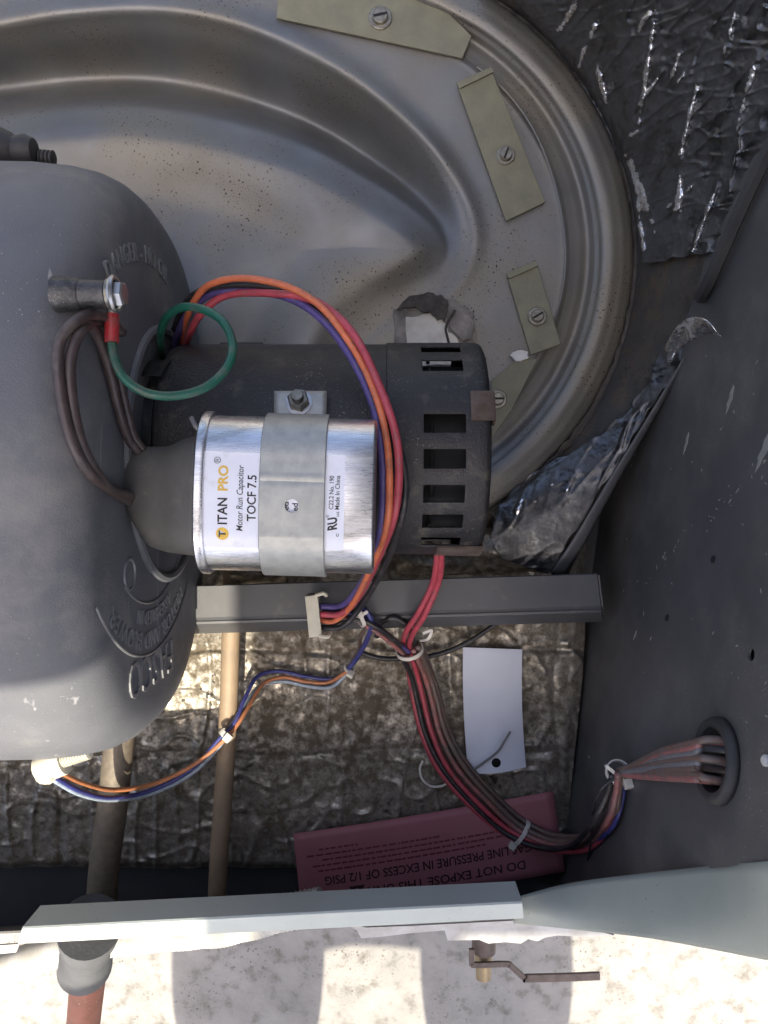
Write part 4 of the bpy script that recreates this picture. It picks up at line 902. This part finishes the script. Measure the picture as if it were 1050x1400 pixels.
def card_text(body, ub, vb, length, height, m='card_ink', bold=.01):   # ub,vb = right end start in card px coords (text upside down)
    v, f = text_geo(body, length, height, bold=bold); out = []
    eu = (c1_ - c0).normalized(); ev = (c3 - c0).normalized(); W = (c1_ - c0).length; H = (c3 - c0).length
    for p in v:
        a = ub * W - p.x; b2 = vb * H + (-p.y) * -1
        u_, v_ = a / W, b2 / H
        out.append(c0 + eu * a + ev * b2 + Vector((0, 0, .0025 * math.sin(math.pi * u_ * 1.3) + .004 * v_ + .0004)))
    return obj('print', out, f, M[m], rc, smooth=False)
card_text('DO NOT EXPOSE THIS UNIT', .86, .78, .140, .0072)
card_text('TO GAS LINE PRESSURE IN EXCESS OF 1/2 PSIG', .965, .58, .198, .0072)
rnd = random.Random(3)
eu = (c1_ - c0).normalized(); ev = (c3 - c0).normalized(); W = (c1_ - c0).length; H = (c3 - c0).length
mb = MB()
def cp(a, b2): return c0 + eu * (a * W) + ev * (b2 * H) + Vector((0, 0, .0025 * math.sin(math.pi * a * 1.3) + .004 * b2 + .0004))
for row, (ua, ue) in enumerate(((.08, .72), (.06, .88), (.10, .82), (.07, .55), (.10, .24))):
    vv = .49 - row * .066; a = ue
    while a > ua:
        ln = rnd.uniform(.008, .03)
        q = [cp(a, vv), cp(a - ln, vv), cp(a - ln, vv + .022), cp(a, vv + .022)]; b_ = len(mb.v); mb.add(q, [(0, 1, 2, 3)]); a -= ln + rnd.uniform(.003, .008)
mb.build('fine_print', mat('faint_red_ink', (0.17, 0.032, 0.042), None, .6), rc, smooth=False)
mb = MB(); mb.add([cp(.19, .74), cp(.25, .74), cp(.22, .90)], [(0, 1, 2)]); mb.build('warning_triangle', M['card_ink'], rc, smooth=False)
mb = MB(); mb.add([cp(.213, .77), cp(.227, .77), cp(.2215, .86), cp(.2185, .86)], [(0, 1, 2, 3)]); ob = mb.build('warning_mark', M['red_card'], rc, smooth=False); ob.location.z += .0003

# small debris on the bar and the motor
rnd = random.Random(11)
mb = MB()
for k in range(160):
    px, py = rnd.uniform(250, 800), rnd.uniform(900, 1180); c_ = P(px, py, floor_z(px, py) + .0012); s_ = rnd.uniform(.0005, .0018)
    mb.box(c_, (s_ * rnd.uniform(.6, 2.5), s_, s_ * .6), Matrix.Rotation(rnd.uniform(0, 3), 3, 'Z'))
tag(mb.build('grit', M['torn'], smooth=False), kind='stuff', label='loose grit scattered over the foil floor')

# ================================================================== OUT OF FRAME: added sun-shading lid and the person whose shadows fall on the concrete
blocker = thing('shade_blocker', (0.1, -0.4, 1.2), 'unseen charcoal sheet metal lid of the unit held up over the compartment', 'blocker')
LZ = 1.2
mb = MB(); poly = [(-0.62, -0.535), (-0.118, -0.535), (-0.118, -0.84), (0.36, -0.84), (0.36, -0.14), (-0.62, -0.14)]
mb.prism([Vector((x, y, LZ)) for x, y in poly], (0, 0, .0015)); mb.build('sheet', M['wall'], blocker, smooth=False)
for (a_, b_) in (((-0.118, -0.84), (0.36, -0.84)), ((-0.62, -0.535), (-0.118, -0.535))):
    mb = MB(); mb.prism([Vector((a_[0], a_[1] + .002, LZ)), Vector((b_[0], b_[1] + .002, LZ)), Vector((b_[0], b_[1] + .002, LZ - .02)), Vector((a_[0], a_[1] + .002, LZ - .02))], (0, -.0015, 0)); mb.build('folded_edge', M['wall'], blocker, smooth=False)

def skin_body(name, nodes, edges, m, parent, root=0, sub=2):
    off = OFF[parent.name]
    me = bpy.data.meshes.new(name); me.from_pydata([tuple(Vector(n[:3]) - off) for n in nodes], edges, []); me.materials.append(m)
    o = bpy.data.objects.new(name, me); COL.objects.link(o); o.parent = parent; OFF[o.name] = off
    md = o.modifiers.new('skin', 'SKIN'); md.use_smooth_shade = True
    for i, n in enumerate(nodes):
        r_ = n[3]; sv = me.skin_vertices[0].data[i]; sv.radius = (r_, n[4] if len(n) > 4 else r_); sv.use_root = (i == root)
    s_ = o.modifiers.new('sub', 'SUBSURF'); s_.levels = 1; s_.render_levels = sub
    return o
PY = -0.93
per = thing('person', (-0.02, PY, GZ), 'person in blue work trousers and grey shirt standing before the unit', 'person')
gz = GZ
bodyn = [(-.02, PY, gz + 1.02, .16, .11), (-.02, PY, gz + 1.15, .14, .10), (-.02, PY - .01, gz + 1.36, .17, .11), (-.02, PY - .01, gz + 1.47, .07), (-.02, PY + .0, gz + 1.53, .055), (-.02, PY + .01, gz + 1.60, .085, .095), (-.02, PY + .01, gz + 1.69, .088, .10), (-.02, PY, gz + 1.75, .055),
         (-.18, PY, gz + .92, .118), (-.187, PY, gz + .50, .112), (-.18, PY - .02, gz + .12, .055), (-.18, PY - .02, gz + .05, .05), (-.19, PY + .10, gz + .035, .042),
         (.150, PY, gz + .92, .118), (.154, PY, gz + .50, .112), (.155, PY - .02, gz + .12, .055), (.155, PY - .02, gz + .05, .05), (.17, PY + .10, gz + .035, .042),
         (-.20, PY - .01, gz + 1.40, .06), (-.34, PY - .06, gz + 1.20, .046), (-.22, PY + .06, gz + 1.42, .034), (.16, PY - .01, gz + 1.40, .06), (.33, PY - .06, gz + 1.20, .046), (.22, PY + .05, gz + 1.48, .034)]
bodye = [(0, 1), (1, 2), (2, 3), (3, 4), (4, 5), (5, 6), (6, 7), (0, 8), (8, 9), (9, 10), (10, 11), (11, 12), (0, 13), (13, 14), (14, 15), (15, 16), (16, 17), (2, 18), (18, 19), (19, 20), (2, 21), (21, 22), (22, 23)]
skin_body('body', bodyn, bodye, M['denim'], per)
